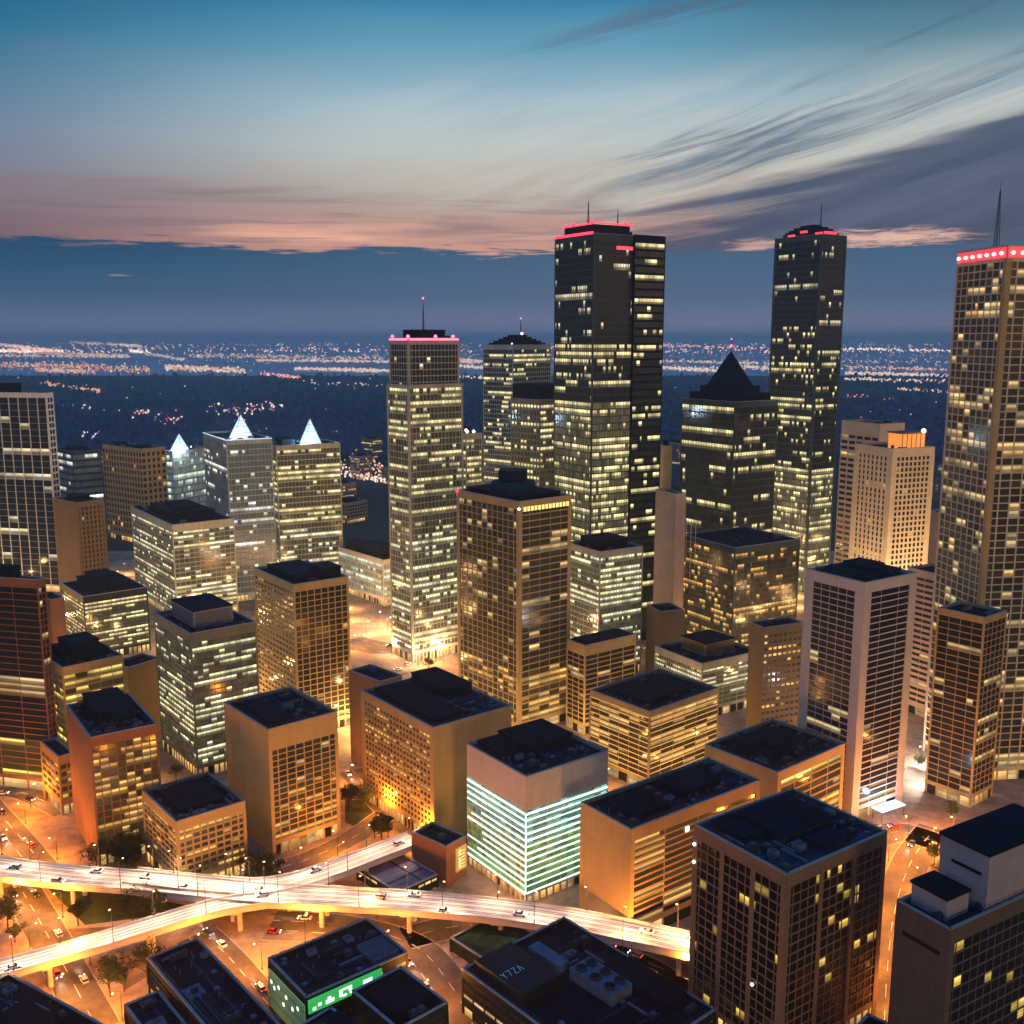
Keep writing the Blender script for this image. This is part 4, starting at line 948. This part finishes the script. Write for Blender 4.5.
# ------------------------------------------------------------------ elevated road
DECK = surf('viaduct_concrete_deck', (0.58, 0.52, 0.48), 0.7, 0.10, 0.10, False)
STREAK = surf('light_trail_streak', (0.27, 0.21, 0.18), 0.7, 0.2, 0.15, False)  # dark stripes painted to streak the deck like light trails
BARR = surf('barrier_concrete', (0.5, 0.44, 0.38), 0.75, 0.2, 0.3, False)
DZ = 8.0
ROADS = []
def viaduct(pts, wd, name, lanes, z0=DZ, z1=DZ, dz=0.0):
    raw = [gp(p[0], p[1], z0 + (z1 - z0) * k / (len(pts) - 1)) + (z0 + (z1 - z0) * k / (len(pts) - 1) + dz,) for k, p in enumerate(pts)]
    line = smooth_line(raw, 10); N = normals(line)
    mb = MB(); ribbon(mb, line, N, -wd / 2, wd / 2, -1.3, 0.0); tag(mb.build(name, DECK), kind='structure')
    rb = MB()
    for s_ in (-1, 1): ribbon(rb, line, N, s_ * (wd / 2 - .2) - .2, s_ * (wd / 2 - .2) + .2, 0, .85)
    tag(rb.build('road_barrier', BARR), kind='structure')
    tb = MB(); lw = (wd - 1.6) / lanes
    for k in range(lanes):
        o = -wd / 2 + .8 + lw * (k + .5)
        for e in (-.85, .85): ribbon(tb, line, N, o + e - .32, o + e + .32, .005)
    tag(tb.build('trail_streak', STREAK), kind='structure')
    pm = MB()
    for k in range(1, lanes):
        o = -wd / 2 + .8 + lw * k
        for i in range(0, len(line) - 1, 2): ribbon(pm, line[i:i + 2], N[i:i + 2], o - .1, o + .1, .009)
    for o in (-wd / 2 + .7, wd / 2 - .7): ribbon(pm, line, N, o - .1, o + .1, .009)
    tag(pm.build('lane_marking', PAINT), kind='structure')
    cb = MB(); d = 0
    for i in range(1, len(line)):
        d += math.hypot(line[i][0] - line[i - 1][0], line[i][1] - line[i - 1][1])
        if d > 26 and line[i][2] > 4:
            d = 0
            for e in (-.28, .28):
                x, y = line[i][0] + N[i][0] * wd * e, line[i][1] + N[i][1] * wd * e
                cb.tube((x, y, 0), (x, y, line[i][2] - 2.0), .8, .8, 10)
            ribbon(cb, [(line[i - 1]), line[i]], [N[i - 1], N[i]], -wd * .42, wd * .42, -2.2, -1.3)
    if cb.f: tag(cb.build('viaduct_pier', BARR), kind='structure')
    ROADS.append((line, N, wd, lanes, lw))
    return line, N
viaduct([(-60, 858), (0, 868), (65, 876), (130, 881), (200, 888), (262, 894), (340, 898), (420, 903), (512, 912), (600, 926), (690, 945), (760, 962)], 11.5, 'elevated_road', 4)
viaduct([(-60, 984), (0, 969), (70, 950), (150, 926), (215, 907), (266, 898)], 8, 'slip_ramp', 2, DZ, DZ, -.03)
viaduct([(130, 876), (200, 884), (256, 887), (300, 880), (345, 865), (385, 850), (415, 838)], 9.5, 'upper_ramp', 3, DZ, DZ, -.015)
# streets
street([(18, 884), (38, 918), (62, 962), (98, 1030)], 11, cars=6)
street([(196, 935), (222, 960), (255, 1000), (285, 1040)], 13, cars=6, lanes=3)
street([(270, 925), (340, 930), (405, 948), (440, 985), (470, 1040)], 16, cars=5, lanes=3)
street([(405, 938), (470, 925), (550, 935), (620, 952), (700, 985)], 12, cars=4)
street([(-20, 800), (12, 836), (40, 870)], 12, cars=4, lanes=3)
street([(352, 770), (380, 800), (412, 828), (440, 848)], 12, cars=4)
street([(250, 872), (300, 862), (352, 838), (385, 815)], 10, cars=3)
street([(935, 828), (912, 860), (896, 905), (888, 960), (884, 1030)], 12, cars=4)
street([(870, 838), (905, 832), (955, 850)], 14, cars=3)
street([(348, 640), (380, 648), (430, 650), (470, 662)], 22, cars=5, lanes=4)
street([(-20, 795), (20, 792), (66, 812)], 10, cars=3)
street([(600, 948), (650, 968), (700, 1004)], 9, cars=3)
for pts in ([(45, 885), (105, 890), (185, 905), (140, 918), (85, 925)], [(50, 930), (120, 926), (60, 944)], [(300, 905), (355, 908), (330, 922), (268, 915)], [(345, 800), (372, 800), (398, 828), (372, 836), (345, 822)], [(565, 945), (600, 950), (668, 992), (640, 1000), (590, 975)], [(160, 955), (150, 975), (125, 990), (112, 965)]):
    sheet('verge', [gp(*p) for p in pts], 0.004, GRASS if pts[0][0] % 2 else DIRT)

# ------------------------------------------------------------------ street lamps
LAMP_P = 23000
def make_lamp():
    r = empty('street_lamp', (0, 0, 0))
    mb = MB(); mb.tube((0, 0, 0), (0, 0, 8.6), .13, .08, 8); mb.tube((0, 0, 0), (0, 0, .5), .22, .2, 8); mb.build('pole', STEEL, r)
    mb = MB(); mb.tube((0, 0, 8.5), (.7, 0, 9.0), .07, .06, 6); mb.tube((.7, 0, 9.0), (1.8, 0, 9.1), .06, .05, 6); mb.build('arm', STEEL, r)
    mb = MB(); mb.hexa([(1.6, -.2, 9.0), (2.5, -.16, 9.02), (2.5, .16, 9.02), (1.6, .2, 9.0), (1.65, -.12, 9.2), (2.4, -.08, 9.16), (2.4, .08, 9.16), (1.65, .12, 9.2)]); hd = mb.build('lamp_head', STEEL, r)
    mb = MB(); mb.ball((2.1, 0, 8.95), .36, sq=.6); mb.build('bulb', SODIUM, hd)
    L_ = bpy.data.lights.new('lamp_light', 'POINT'); L_.energy = LAMP_P; L_.color = (1.0, 0.29, 0.03); L_.shadow_soft_size = .35
    o = bpy.data.objects.new('lamp_light', L_); COL.objects.link(o); o.parent = r; o.location = (2.1, 0, 8.5)
    return r
KERBL = bpy.data.lights.new('kerb_lamp_light', 'POINT'); KERBL.energy = LAMP_P; KERBL.color = (1.0, 0.31, 0.03); KERBL.shadow_soft_size = .35
proto = make_lamp(); index_kids(proto); proto_used = False
def lamp(x, y, z, rz, label, group, light=None):
    global proto_used
    o = proto if not proto_used else copy_tree(proto); 
    proto_used = True
    o.location = (x, y, z); o.rotation_euler = (0, 0, rz); tag(o, label, 'street lamp', group)
    light = light or KERBL
    if light:
        for ch in KIDS[o.name]:
            if ch.type == 'LIGHT': ch.data = light
    return o
DECKL = bpy.data.lights.new('deck_lamp_light', 'SPOT'); DECKL.energy = 15000; DECKL.color = (1.0, 0.64, 0.40); DECKL.shadow_soft_size = .35; DECKL.spot_size = R_(116); DECKL.spot_blend = 1.0
for line, N, wd, lanes, lw in ROADS:
    d = 8; k = 0
    for i in range(1, len(line)):
        d += math.hypot(line[i][0] - line[i - 1][0], line[i][1] - line[i - 1][1])
        if d > 12:
            d = 0; k += 1; s_ = 1 if k % 2 else -1
            if wd < 12 and s_ < 0 and k % 4: pass
            x, y = line[i][0] + N[i][0] * s_ * (wd / 2 - .2), line[i][1] + N[i][1] * s_ * (wd / 2 - .2)
            lamp(x, y, line[i][2] + .8, math.atan2(-N[i][1] * s_, -N[i][0] * s_), 'street lamp standing on the edge of the bright elevated road', 'street lamps on the elevated road', DECKL)
for x, y, z, rz in STREET_LAMP_SPOTS:
    if clear(x, y, 4): lamp(x, y, z, rz, 'sodium street lamp at the kerb of an orange-lit street', 'street lamps along the streets')
rl = random.Random(4); spots = []
for gy in range(212, 800, 31):
    for gx in range(-420, 400, 31):
        x, y = gx + rl.uniform(-10, 10), gy + rl.uniform(-10, 10)
        if abs(x) > .56 * y + 20 or not clear(x, y, 8): continue
        if y > 480 and rl.random() < .45: continue
        if any(math.hypot(x - a, y - b_) < 24 for a, b_, _, _ in STREET_LAMP_SPOTS): continue
        if any(math.hypot(x - q[0], y - q[1]) < wd / 2 + 2 for ln_, _, wd, _, _ in ROADS for q in ln_): continue
        spots.append((x, y))
WARML = bpy.data.lights.new('block_lamp_light', 'POINT'); WARML.energy = 7000; WARML.color = (1.0, 0.44, 0.075); WARML.shadow_soft_size = .4
MIDL = bpy.data.lights.new('far_block_lamp_light', 'POINT'); MIDL.energy = 24000; MIDL.color = (1.0, 0.56, 0.20); MIDL.shadow_soft_size = .5
for x, y in spots:
    lamp(x, y, 0, rl.uniform(0, 6.28), 'sodium street lamp on the paving between the buildings', 'street lamps between the buildings', WARML if y < 430 else MIDL)

# ------------------------------------------------------------------ cars
CARM = [surf('car_paint_' + n_, c, .3, .05, 1, False) for n_, c in (('white', (.7, .7, .7)), ('silver', (.4, .41, .42)), ('black', (.02, .02, .022)), ('red', (.35, .02, .02)), ('blue', (.03, .06, .16)))]
CGLASS = surf('car_glass', (.01, .012, .014), .1, .1, 1, False); TYRE = surf('tyre_rubber', (.02, .02, .02), .9, .1, 1, False)
HEADL = glow('headlight', (1, .93, .8), 12.0); TAILL = glow('taillight', (1, .03, .02), 5.0)
def make_car(paint, kind):
    r = empty('car', (0, 0, 0)); wgn = kind == 1
    mb = MB(); prof = [(-2.15, .35, .62), (-2.1, .85, .84), (-1.2, .92, .88), (1.0, .88, .88), (1.9, .72, .84), (2.15, .4, .66)]
    lo = .28
    for (x0, h0, w0), (x1, h1, w1) in zip(prof, prof[1:]):
        mb.hexa([(x0, -w0, lo), (x1, -w1, lo), (x1, w1, lo), (x0, w0, lo), (x0, -w0, h0), (x1, -w1, h1), (x1, w1, h1), (x0, w0, h0)])
    xa, xb, xc, xd = ((-1.95, -1.75, .35, 1.05) if wgn else (-1.55, -.95, .25, 1.0))
    mb.hexa([(xb, -.68, 1.36), (xc, -.68, 1.36), (xc, .68, 1.36), (xb, .68, 1.36), (xb, -.66, 1.45), (xc, -.66, 1.43), (xc, .66, 1.43), (xb, .66, 1.45)])
    mb.build('body', paint, r)
    gb = MB(); gb.hexa([(xa, -.8, .88), (xd, -.8, .88), (xd, .8, .88), (xa, .8, .88), (xb, -.67, 1.36), (xc, -.67, 1.36), (xc, .67, 1.36), (xb, .67, 1.36)]); gb.build('cabin_glass', CGLASS, r)
    for x in (-1.35, 1.35):
        for y in (-.8, .8):
            tb = MB(); tb.tube((x, y - .1, .32), (x, y + .1, .32), .32, .32, 12); tb.build('wheel', TYRE, r)
    for y in (-.6, .6):
        hb = MB(); hb.box(2.08, y - .16, .5, 2.2, y + .16, .66); hb.build('headlight', HEADL, r)
        tb = MB(); tb.box(-2.2, y - .18, .58, -2.08, y + .18, .76); tb.build('taillight', TAILL, r)
    L_ = bpy.data.lights.new('headlight_beam', 'SPOT'); L_.energy = 5000; L_.spot_size = R_(40); L_.spot_blend = .8; L_.color = (1, .86, .7); L_.shadow_soft_size = .15
    o = bpy.data.objects.new('headlight_beam', L_); COL.objects.link(o); o.parent = r; o.location = (2.4, 0, .75); o.rotation_euler = (0, R_(-84), 0)
    return r
protos = [make_car(CARM[k], k % 2) for k in range(5)]
for p_ in protos: index_kids(p_)
used = [False] * 5; rc = random.Random(12)
NAMES = ['white', 'silver', 'black', 'red', 'dark blue']
def put_car(x, y, z, rz, where, group, k=None, beams=True):
    k = rc.choice([0, 0, 1, 1, 2, 3, 4]) if k is None else k
    if used[k]: o = copy_tree(protos[k])
    else: o = protos[k]; used[k] = True
    o.location = (x, y, z); o.rotation_euler = (0, 0, rz)
    tag(o, NAMES[k] + ' car ' + where, 'car', NAMES[k] + ' ' + group)
for line, N, wd, lanes, lw in ROADS:
    for k in range(lanes):
        d = rc.uniform(0, 90); nxt = 90
        for i in range(1, len(line)):
            d += math.hypot(line[i][0] - line[i - 1][0], line[i][1] - line[i - 1][1])
            if d > nxt:
                d = 0; nxt = rc.uniform(80, 150)
                o = -wd / 2 + .8 + lw * (k + .5); x, y = line[i][0] + N[i][0] * o, line[i][1] + N[i][1] * o
                th = math.atan2(-N[i][0], N[i][1]) 
                if abs(x) < .6 * y: put_car(x, y, line[i][2] + .02, th + (math.pi if k >= lanes / 2 else 0), k=rc.choice((0, 0, 1)), where='with its lights on driving along the elevated road', group='cars driving on the elevated road')
for line, N, wd, n_, lanes in TRAFFIC:
    for q in range(n_):
        i = rc.randrange(1, len(line) - 1); s_ = rc.choice((-1, 1)); o = s_ * wd / 4
        x, y = line[i][0] + N[i][0] * o, line[i][1] + N[i][1] * o
        if not clear(x, y, 2.5) or any(math.hypot(x - a, y - b_) < 6 for a, b_ in spots): continue
        spots.append((x, y))
        th = math.atan2(-N[i][0], N[i][1])
        put_car(x, y, .02, th + (math.pi if s_ > 0 else 0), 'with its lights on in an orange-lit street', 'cars in the streets')
for k in range(5):
    if not used[k]: put_car(60 + k * 5, 250, .02, 0, 'parked beside the long amber-lit office', 'cars parked below', k)

# lit canopy, kiosks of light
def canopy(px, py, w_, d_, rz, mat, label, name='lit_canopy'):
    x, y = gp(px, py); r = empty(name, (x, y, 0), rz); tag(r, label, 'canopy')
    mb = MB(); mb.box(-w_ / 2, -d_ / 2, 4.2, w_ / 2, d_ / 2, 4.6); mb.build('canopy_roof', mat, r)
    for a in (-1, 1):
        for b_ in (-1, 1):
            mb = MB(); mb.tube((a * (w_ / 2 - .4), b_ * (d_ / 2 - .4), 0), (a * (w_ / 2 - .4), b_ * (d_ / 2 - .4), 4.2), .12, .12, 8); mb.build('post', STEEL, r)
    L_ = bpy.data.lights.new('canopy_light', 'POINT'); L_.energy = 9000; L_.color = (.5, .72, 1); L_.shadow_soft_size = 1
    o = bpy.data.objects.new('canopy_light', L_); COL.objects.link(o); o.parent = r; o.location = (0, 0, 6.5)
canopy(888, 817, 13, 5, R_(30), BLUEW, 'glowing blue-white entrance canopy at the foot of the white-cornered tower')
PLZ = bpy.data.lights.new('plaza_lamp_light', 'POINT'); PLZ.energy = 24000; PLZ.color = (1.0, 0.60, 0.34); PLZ.shadow_soft_size = .4
for px, py in ((366, 636), (392, 656), (418, 668), (440, 660), (405, 640), (378, 626)):
    x, y = gp(px, py)
    if clear(x, y, 1): lamp(x, y, 0, 1.0, 'bright pale street lamp on the pinkish plaza beside the slim red-crowned tower', 'street lamps on the pinkish plaza', PLZ)
CLD = bpy.data.lights.new('cold_lamp_light', 'POINT'); CLD.energy = 30000; CLD.color = (.9, .85, .9); CLD.shadow_soft_size = .4
for px, py in ((918, 768), (926, 788)):
    x, y = gp(px, py)
    if clear(x, y, 1): lamp(x, y, 0, 1.0, 'cold white street lamp between the white-cornered tower and the banded block', 'cold white street lamps', CLD)
# ------------------------------------------------------------------ trees
LEAF = surf('dark_foliage', (.045, .06, .02), .9, .5, .6, False); BARK = surf('bark', (.08, .055, .04), .9, .3, 2, False)
def make_tree(seed, hh):
    rnd = random.Random(seed); r = empty('street_tree', (0, 0, 0))
    tb = MB(); tb.tube((0, 0, 0), (.1, .05, hh * .45), .22, .13, 7)
    for k in range(6):
        a = k * 1.05 + rnd.random(); tb.tube((.1, .05, hh * (.3 + .03 * k)), (math.cos(a) * hh * .24, math.sin(a) * hh * .24, hh * (.55 + .05 * k)), .1, .03, 5)
    tb.build('trunk', BARK, r)
    lb = MB(); cl = [(rnd.gauss(0, hh * .15), rnd.gauss(0, hh * .15), hh * rnd.uniform(.45, .88), hh * rnd.uniform(.10, .19)) for _ in range(16)]
    for cx, cy_, cz, cr in cl:
        for _ in range(70):
            v = Vector((rnd.gauss(0, 1), rnd.gauss(0, 1), rnd.gauss(0, 1))).normalized() * cr * rnd.uniform(.5, 1.05)
            p_ = Vector((cx, cy_, cz)) + v; a = Vector((rnd.gauss(0, 1), rnd.gauss(0, 1), rnd.gauss(0, 1))).normalized(); b_ = a.orthogonal().normalized(); s_ = rnd.uniform(.16, .36)
            lb.quad(tuple(p_ - a * s_), tuple(p_ - b_ * s_ * .6), tuple(p_ + a * s_), tuple(p_ + b_ * s_ * .6))
    lb.build('crown', LEAF, r); return r
tp_ = [make_tree(1, 9), make_tree(2, 7.5), make_tree(3, 11)]
for t in tp_: index_kids(t)
tu = [False] * 3; rt = random.Random(31)
def tree(px, py, k=None):
    x, y = gp(px, py)
    if not clear(x, y, 2.5): return
    for ln_, _, wd, _, _ in ROADS:
        if any(math.hypot(x - q[0], y - q[1]) < wd / 2 + 3.5 for q in ln_): return
    for ln_, _, wd, _, _ in TRAFFIC:
        if any(math.hypot(x - q[0], y - q[1]) < wd / 2 + 1 for q in ln_): return
    k = rt.randrange(3) if k is None else k
    o = tp_[k] if not tu[k] else copy_tree(tp_[k]); tu[k] = True
    o.location = (x, y, 0); o.rotation_euler = (0, 0, rt.uniform(0, 6.28)); s_ = rt.uniform(.8, 1.2); o.scale = (s_, s_, s_)
    tag(o, 'dark leafy street tree on the verge among the orange-lit streets', 'tree', 'street trees')
for k in range(3): tree((355, 372, 366)[k], (826, 822, 836)[k], k)
for q in range(150):
    x0, x1, y0, y1 = rt.choice([(0, 60, 885, 960), (70, 200, 900, 930), (60, 150, 945, 1000), (95, 140, 862, 872), (290, 440, 912, 945), (345, 390, 800, 840), (560, 690, 945, 1000), (240, 300, 865, 900), (440, 470, 990, 1024), (900, 960, 830, 870)])
    tree(rt.uniform(x0, x1), rt.uniform(y0, y1))
for k in range(3):
    if not tu[k]:
        o = tp_[k]; o.location = gp(150, 915) + (0,); tag(o, 'dark leafy street tree on the verge among the orange-lit streets', 'tree', 'street trees')

rg = random.Random(55); ng = 0
for _ in range(4000):
    if ng >= 110: break
    y = rg.uniform(285, 640); x = rg.uniform(-.5, .5) * y
    if not clear(x, y, 4.5): continue
    if any(math.hypot(x - q[0], y - q[1]) < wd / 2 + 4 for rr in ROADS + TRAFFIC for q, wd in ((q, rr[2]) for q in rr[0])): continue
    if any(math.hypot(x - a, y - b_) < 3.5 for a, b_ in spots): continue
    spots.append((x, y)); ng += 1
    if rg.random() < .55:
        k = rg.randrange(3); o = copy_tree(tp_[k]); o.location = (x, y, 0); s_ = rg.uniform(.6, 1.0); o.scale = (s_, s_, s_); o.rotation_euler = (0, 0, rg.uniform(0, 6.28))
        tag(o, 'small leafy tree on the lit paving between the office buildings', 'tree', 'trees on the paving between the buildings')
    else:
        k = rg.choice((0, 1, 2, 4)); o = copy_tree(protos[k]); o.location = (x, y, .02); o.rotation_euler = (0, 0, rg.choice((.7, 2.27, 3.84, 5.4)))
        for ch in KIDS[o.name]:
            if ch.type == 'LIGHT': bpy.data.objects.remove(ch)
        KIDS[o.name] = []
        tag(o, NAMES[k] + ' car standing on the paving between the office buildings', 'car', NAMES[k] + ' cars standing between the buildings')

# ------------------------------------------------------------------ woods and the far plain
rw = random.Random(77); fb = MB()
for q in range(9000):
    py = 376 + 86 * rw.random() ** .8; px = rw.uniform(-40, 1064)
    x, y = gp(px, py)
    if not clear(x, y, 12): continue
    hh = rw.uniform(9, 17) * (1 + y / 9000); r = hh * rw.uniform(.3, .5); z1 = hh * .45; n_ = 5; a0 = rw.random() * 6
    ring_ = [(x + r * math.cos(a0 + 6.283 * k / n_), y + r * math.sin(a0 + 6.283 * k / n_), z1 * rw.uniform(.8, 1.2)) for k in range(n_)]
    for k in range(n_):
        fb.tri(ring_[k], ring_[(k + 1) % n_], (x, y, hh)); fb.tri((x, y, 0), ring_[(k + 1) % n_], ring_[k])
tag(fb.build('forest', surf('haze_blue_woodland', (.010, .075, .135), .95, .4, .02, False)), kind='stuff')  # blue of the distant air put into the tree colour
LC = [glow('far_light_' + n_, c, s_) for n_, c, s_ in (('peach', (1, .58, .40), 1.0), ('orange', (1, .40, .14), 1.0), ('white', (1, .84, .66), 1.15), ('red', (1, .12, .10), 1.1), ('bluewhite', (.65, .8, 1), 1.2), ('yellowgreen', (.9, 1, .5), .9))]
LC += [glow('remote_light_' + n_, c, s_) for n_, c, s_ in (('peach', (1, .58, .40), 3.2), ('orange', (1, .42, .18), 3.2), ('white', (1, .84, .66), 3.6), ('red', (1, .2, .15), 3), ('bluewhite', (.65, .8, 1), 3.2), ('yellowgreen', (.9, 1, .5), 3))]
fl = MB()
def flight(px, py, size, m):
    if py < 354: m += 6; size *= 1.25
    x, y = gp(px, py); r = 1.35 * size * math.hypot(x, y) / FPX; z = 6 + r
    t, b_ = (x, y, z + r), (x, y, z - r); e = [(x + r, y, z), (x, y + r, z), (x - r, y, z), (x, y - r, z)]
    for k in range(4): fl.tri(e[k], e[(k + 1) % 4], t, m); fl.tri(e[(k + 1) % 4], e[k], b_, m)
def row(x0, y0, x1, y1, n_, jy=.6, s_=(.3, .8), cols=(0, 0, 1, 2)):
    for _ in range(int(n_ * 2.6)):
        t = rw.random(); flight(x0 + (x1 - x0) * t, y0 + (y1 - y0) * t + rw.gauss(0, jy), rw.uniform(*s_), rw.choice(cols))
row(0, 337.5, 260, 340, 22, .5, (.3, .7), (0, 2, 0)); row(0, 346, 60, 353, 60, .5); row(70, 343, 140, 347, 60, .5, (.35, .7), (0, 2)); row(0, 352, 130, 358, 170, .8, (.4, .9), (0, 0, 2, 1))
row(0, 357, 130, 358, 90, .6, (.3, .7), (2, 0)); row(130, 352, 185, 361, 70, .7, (.3, .7), (0, 2, 5)); row(0, 366, 150, 372, 150, 2.0, (.3, .9), (1, 1, 0, 3, 5)); row(35, 372, 95, 374, 60, 1.0, (.4, .9), (1, 0))
row(165, 369, 245, 373, 90, 1.2, (.5, 1.1), (0, 1, 2)); row(190, 357, 390, 360, 130, 1.2, (.35, .8), (0, 2, 1)); row(255, 362, 480, 364, 150, .5, (.45, .9), (2, 0, 0)); row(295, 370.5, 395, 373, 110, .7, (.5, 1.0), (2, 0, 0))
row(260, 376, 300, 380, 26, .8, (.6, 1.1), (0, 2, 3)); row(40, 385, 100, 394, 45, 1.0, (.4, .8), (1, 0)); row(458, 361, 486, 363, 26, .4, (.5, 1), (2, 0)); row(458, 368, 486, 370, 26, .5, (.5, 1), (2, 0)); row(458, 379, 486, 380, 10, .6, (.5, 1), (2, 0))
row(655, 346, 780, 350, 46, .8, (.3, .7), (0, 0, 3)); row(655, 369, 720, 373, 70, .9, (.4, .9), (2, 0)); row(725, 366, 780, 372, 50, 1.2, (.4, .8), (0, 2)); row(655, 362, 790, 366, 60, .6, (.3, .7), (0, 2))
row(845, 350, 955, 352, 34, .5, (.3, .7), (0, 2)); row(845, 368, 955, 372, 50, .6, (.3, .7), (0, 1)); row(845, 375, 955, 378, 130, .7, (.4, .9), (2, 0, 0)); row(845, 381, 955, 384, 60, .8, (.4, .8), (2, 0)); row(895, 391, 950, 394, 24, 1.0, (.4, .8), (2, 0)); row(845, 398, 900, 404, 10, 1.5, (.4, .8), (3, 0))
row(0, 340, 1024, 341, 60, 1.0, (.25, .5), (0, 0, 1)); row(0, 345, 1024, 346, 90, 1.2, (.25, .55), (0, 1, 2)); row(0, 350, 1024, 352, 120, 1.5, (.25, .6), (0, 0, 1)); row(0, 356, 1024, 358, 130, 2, (.25, .6), (0, 1, 2)); row(400, 362, 1024, 364, 120, 1.0, (.3, .7), (0, 0, 2)); row(400, 368, 1024, 371, 130, 1.2, (.3, .8), (0, 1, 2)); row(130, 418, 190, 424, 30, 4, (.5, 1.1), (0, 3, 2)); row(80, 438, 100, 442, 20, 1.5, (.6, 1.2), (2, 4)); row(205, 415, 285, 411, 40, 3, (.6, 1.2), (0, 3, 4, 2)); row(332, 440, 386, 474, 20, 5, (.5, 1.3), (1, 0, 3, 2)); row(340, 478, 386, 486, 30, 2, (.5, 1.1), (2, 0)); row(335, 470, 385, 478, 30, 3, (.4, 1), (2, 0, 1))
row(300, 385, 390, 388, 14, 1, (.4, .8), (0, 2, 5)); row(60, 408, 120, 414, 16, 1.2, (.4, .8), (0, 5, 2))
for _ in range(170): flight(rw.uniform(0, 1024), 375 + 85 * rw.random(), rw.uniform(.25, .6), rw.choice((0, 2, 2, 4, 1, 5)))
for _ in range(1300): flight(rw.uniform(0, 1024), 339 + 34 * rw.random(), rw.uniform(.2, .5), rw.choice((0, 0, 1, 2)))
tag(fl.build('distant_city_lights', LC), kind='stuff')

# ------------------------------------------------------------------ haze
HZ = 8.5e-5
hm = bpy.data.materials.new('haze_air'); hm.use_nodes = True; hn = hm.node_tree; hn.nodes.clear()
ho = hn.nodes.new('ShaderNodeOutputMaterial'); hv = hn.nodes.new('ShaderNodeVolumePrincipled')
hv.inputs['Color'].default_value = (.80, .92, 1.0, 1); hv.inputs['Anisotropy'].default_value = .45; hv.inputs['Density'].default_value = HZ
hn.links.new(hv.outputs[0], ho.inputs['Volume'])
hb = MB(); hb.box(-G_ - 200, -1000, -1.1, G_ + 200, G_ + 200, 268); 
tag(hb.build('haze', hm), kind='stuff')
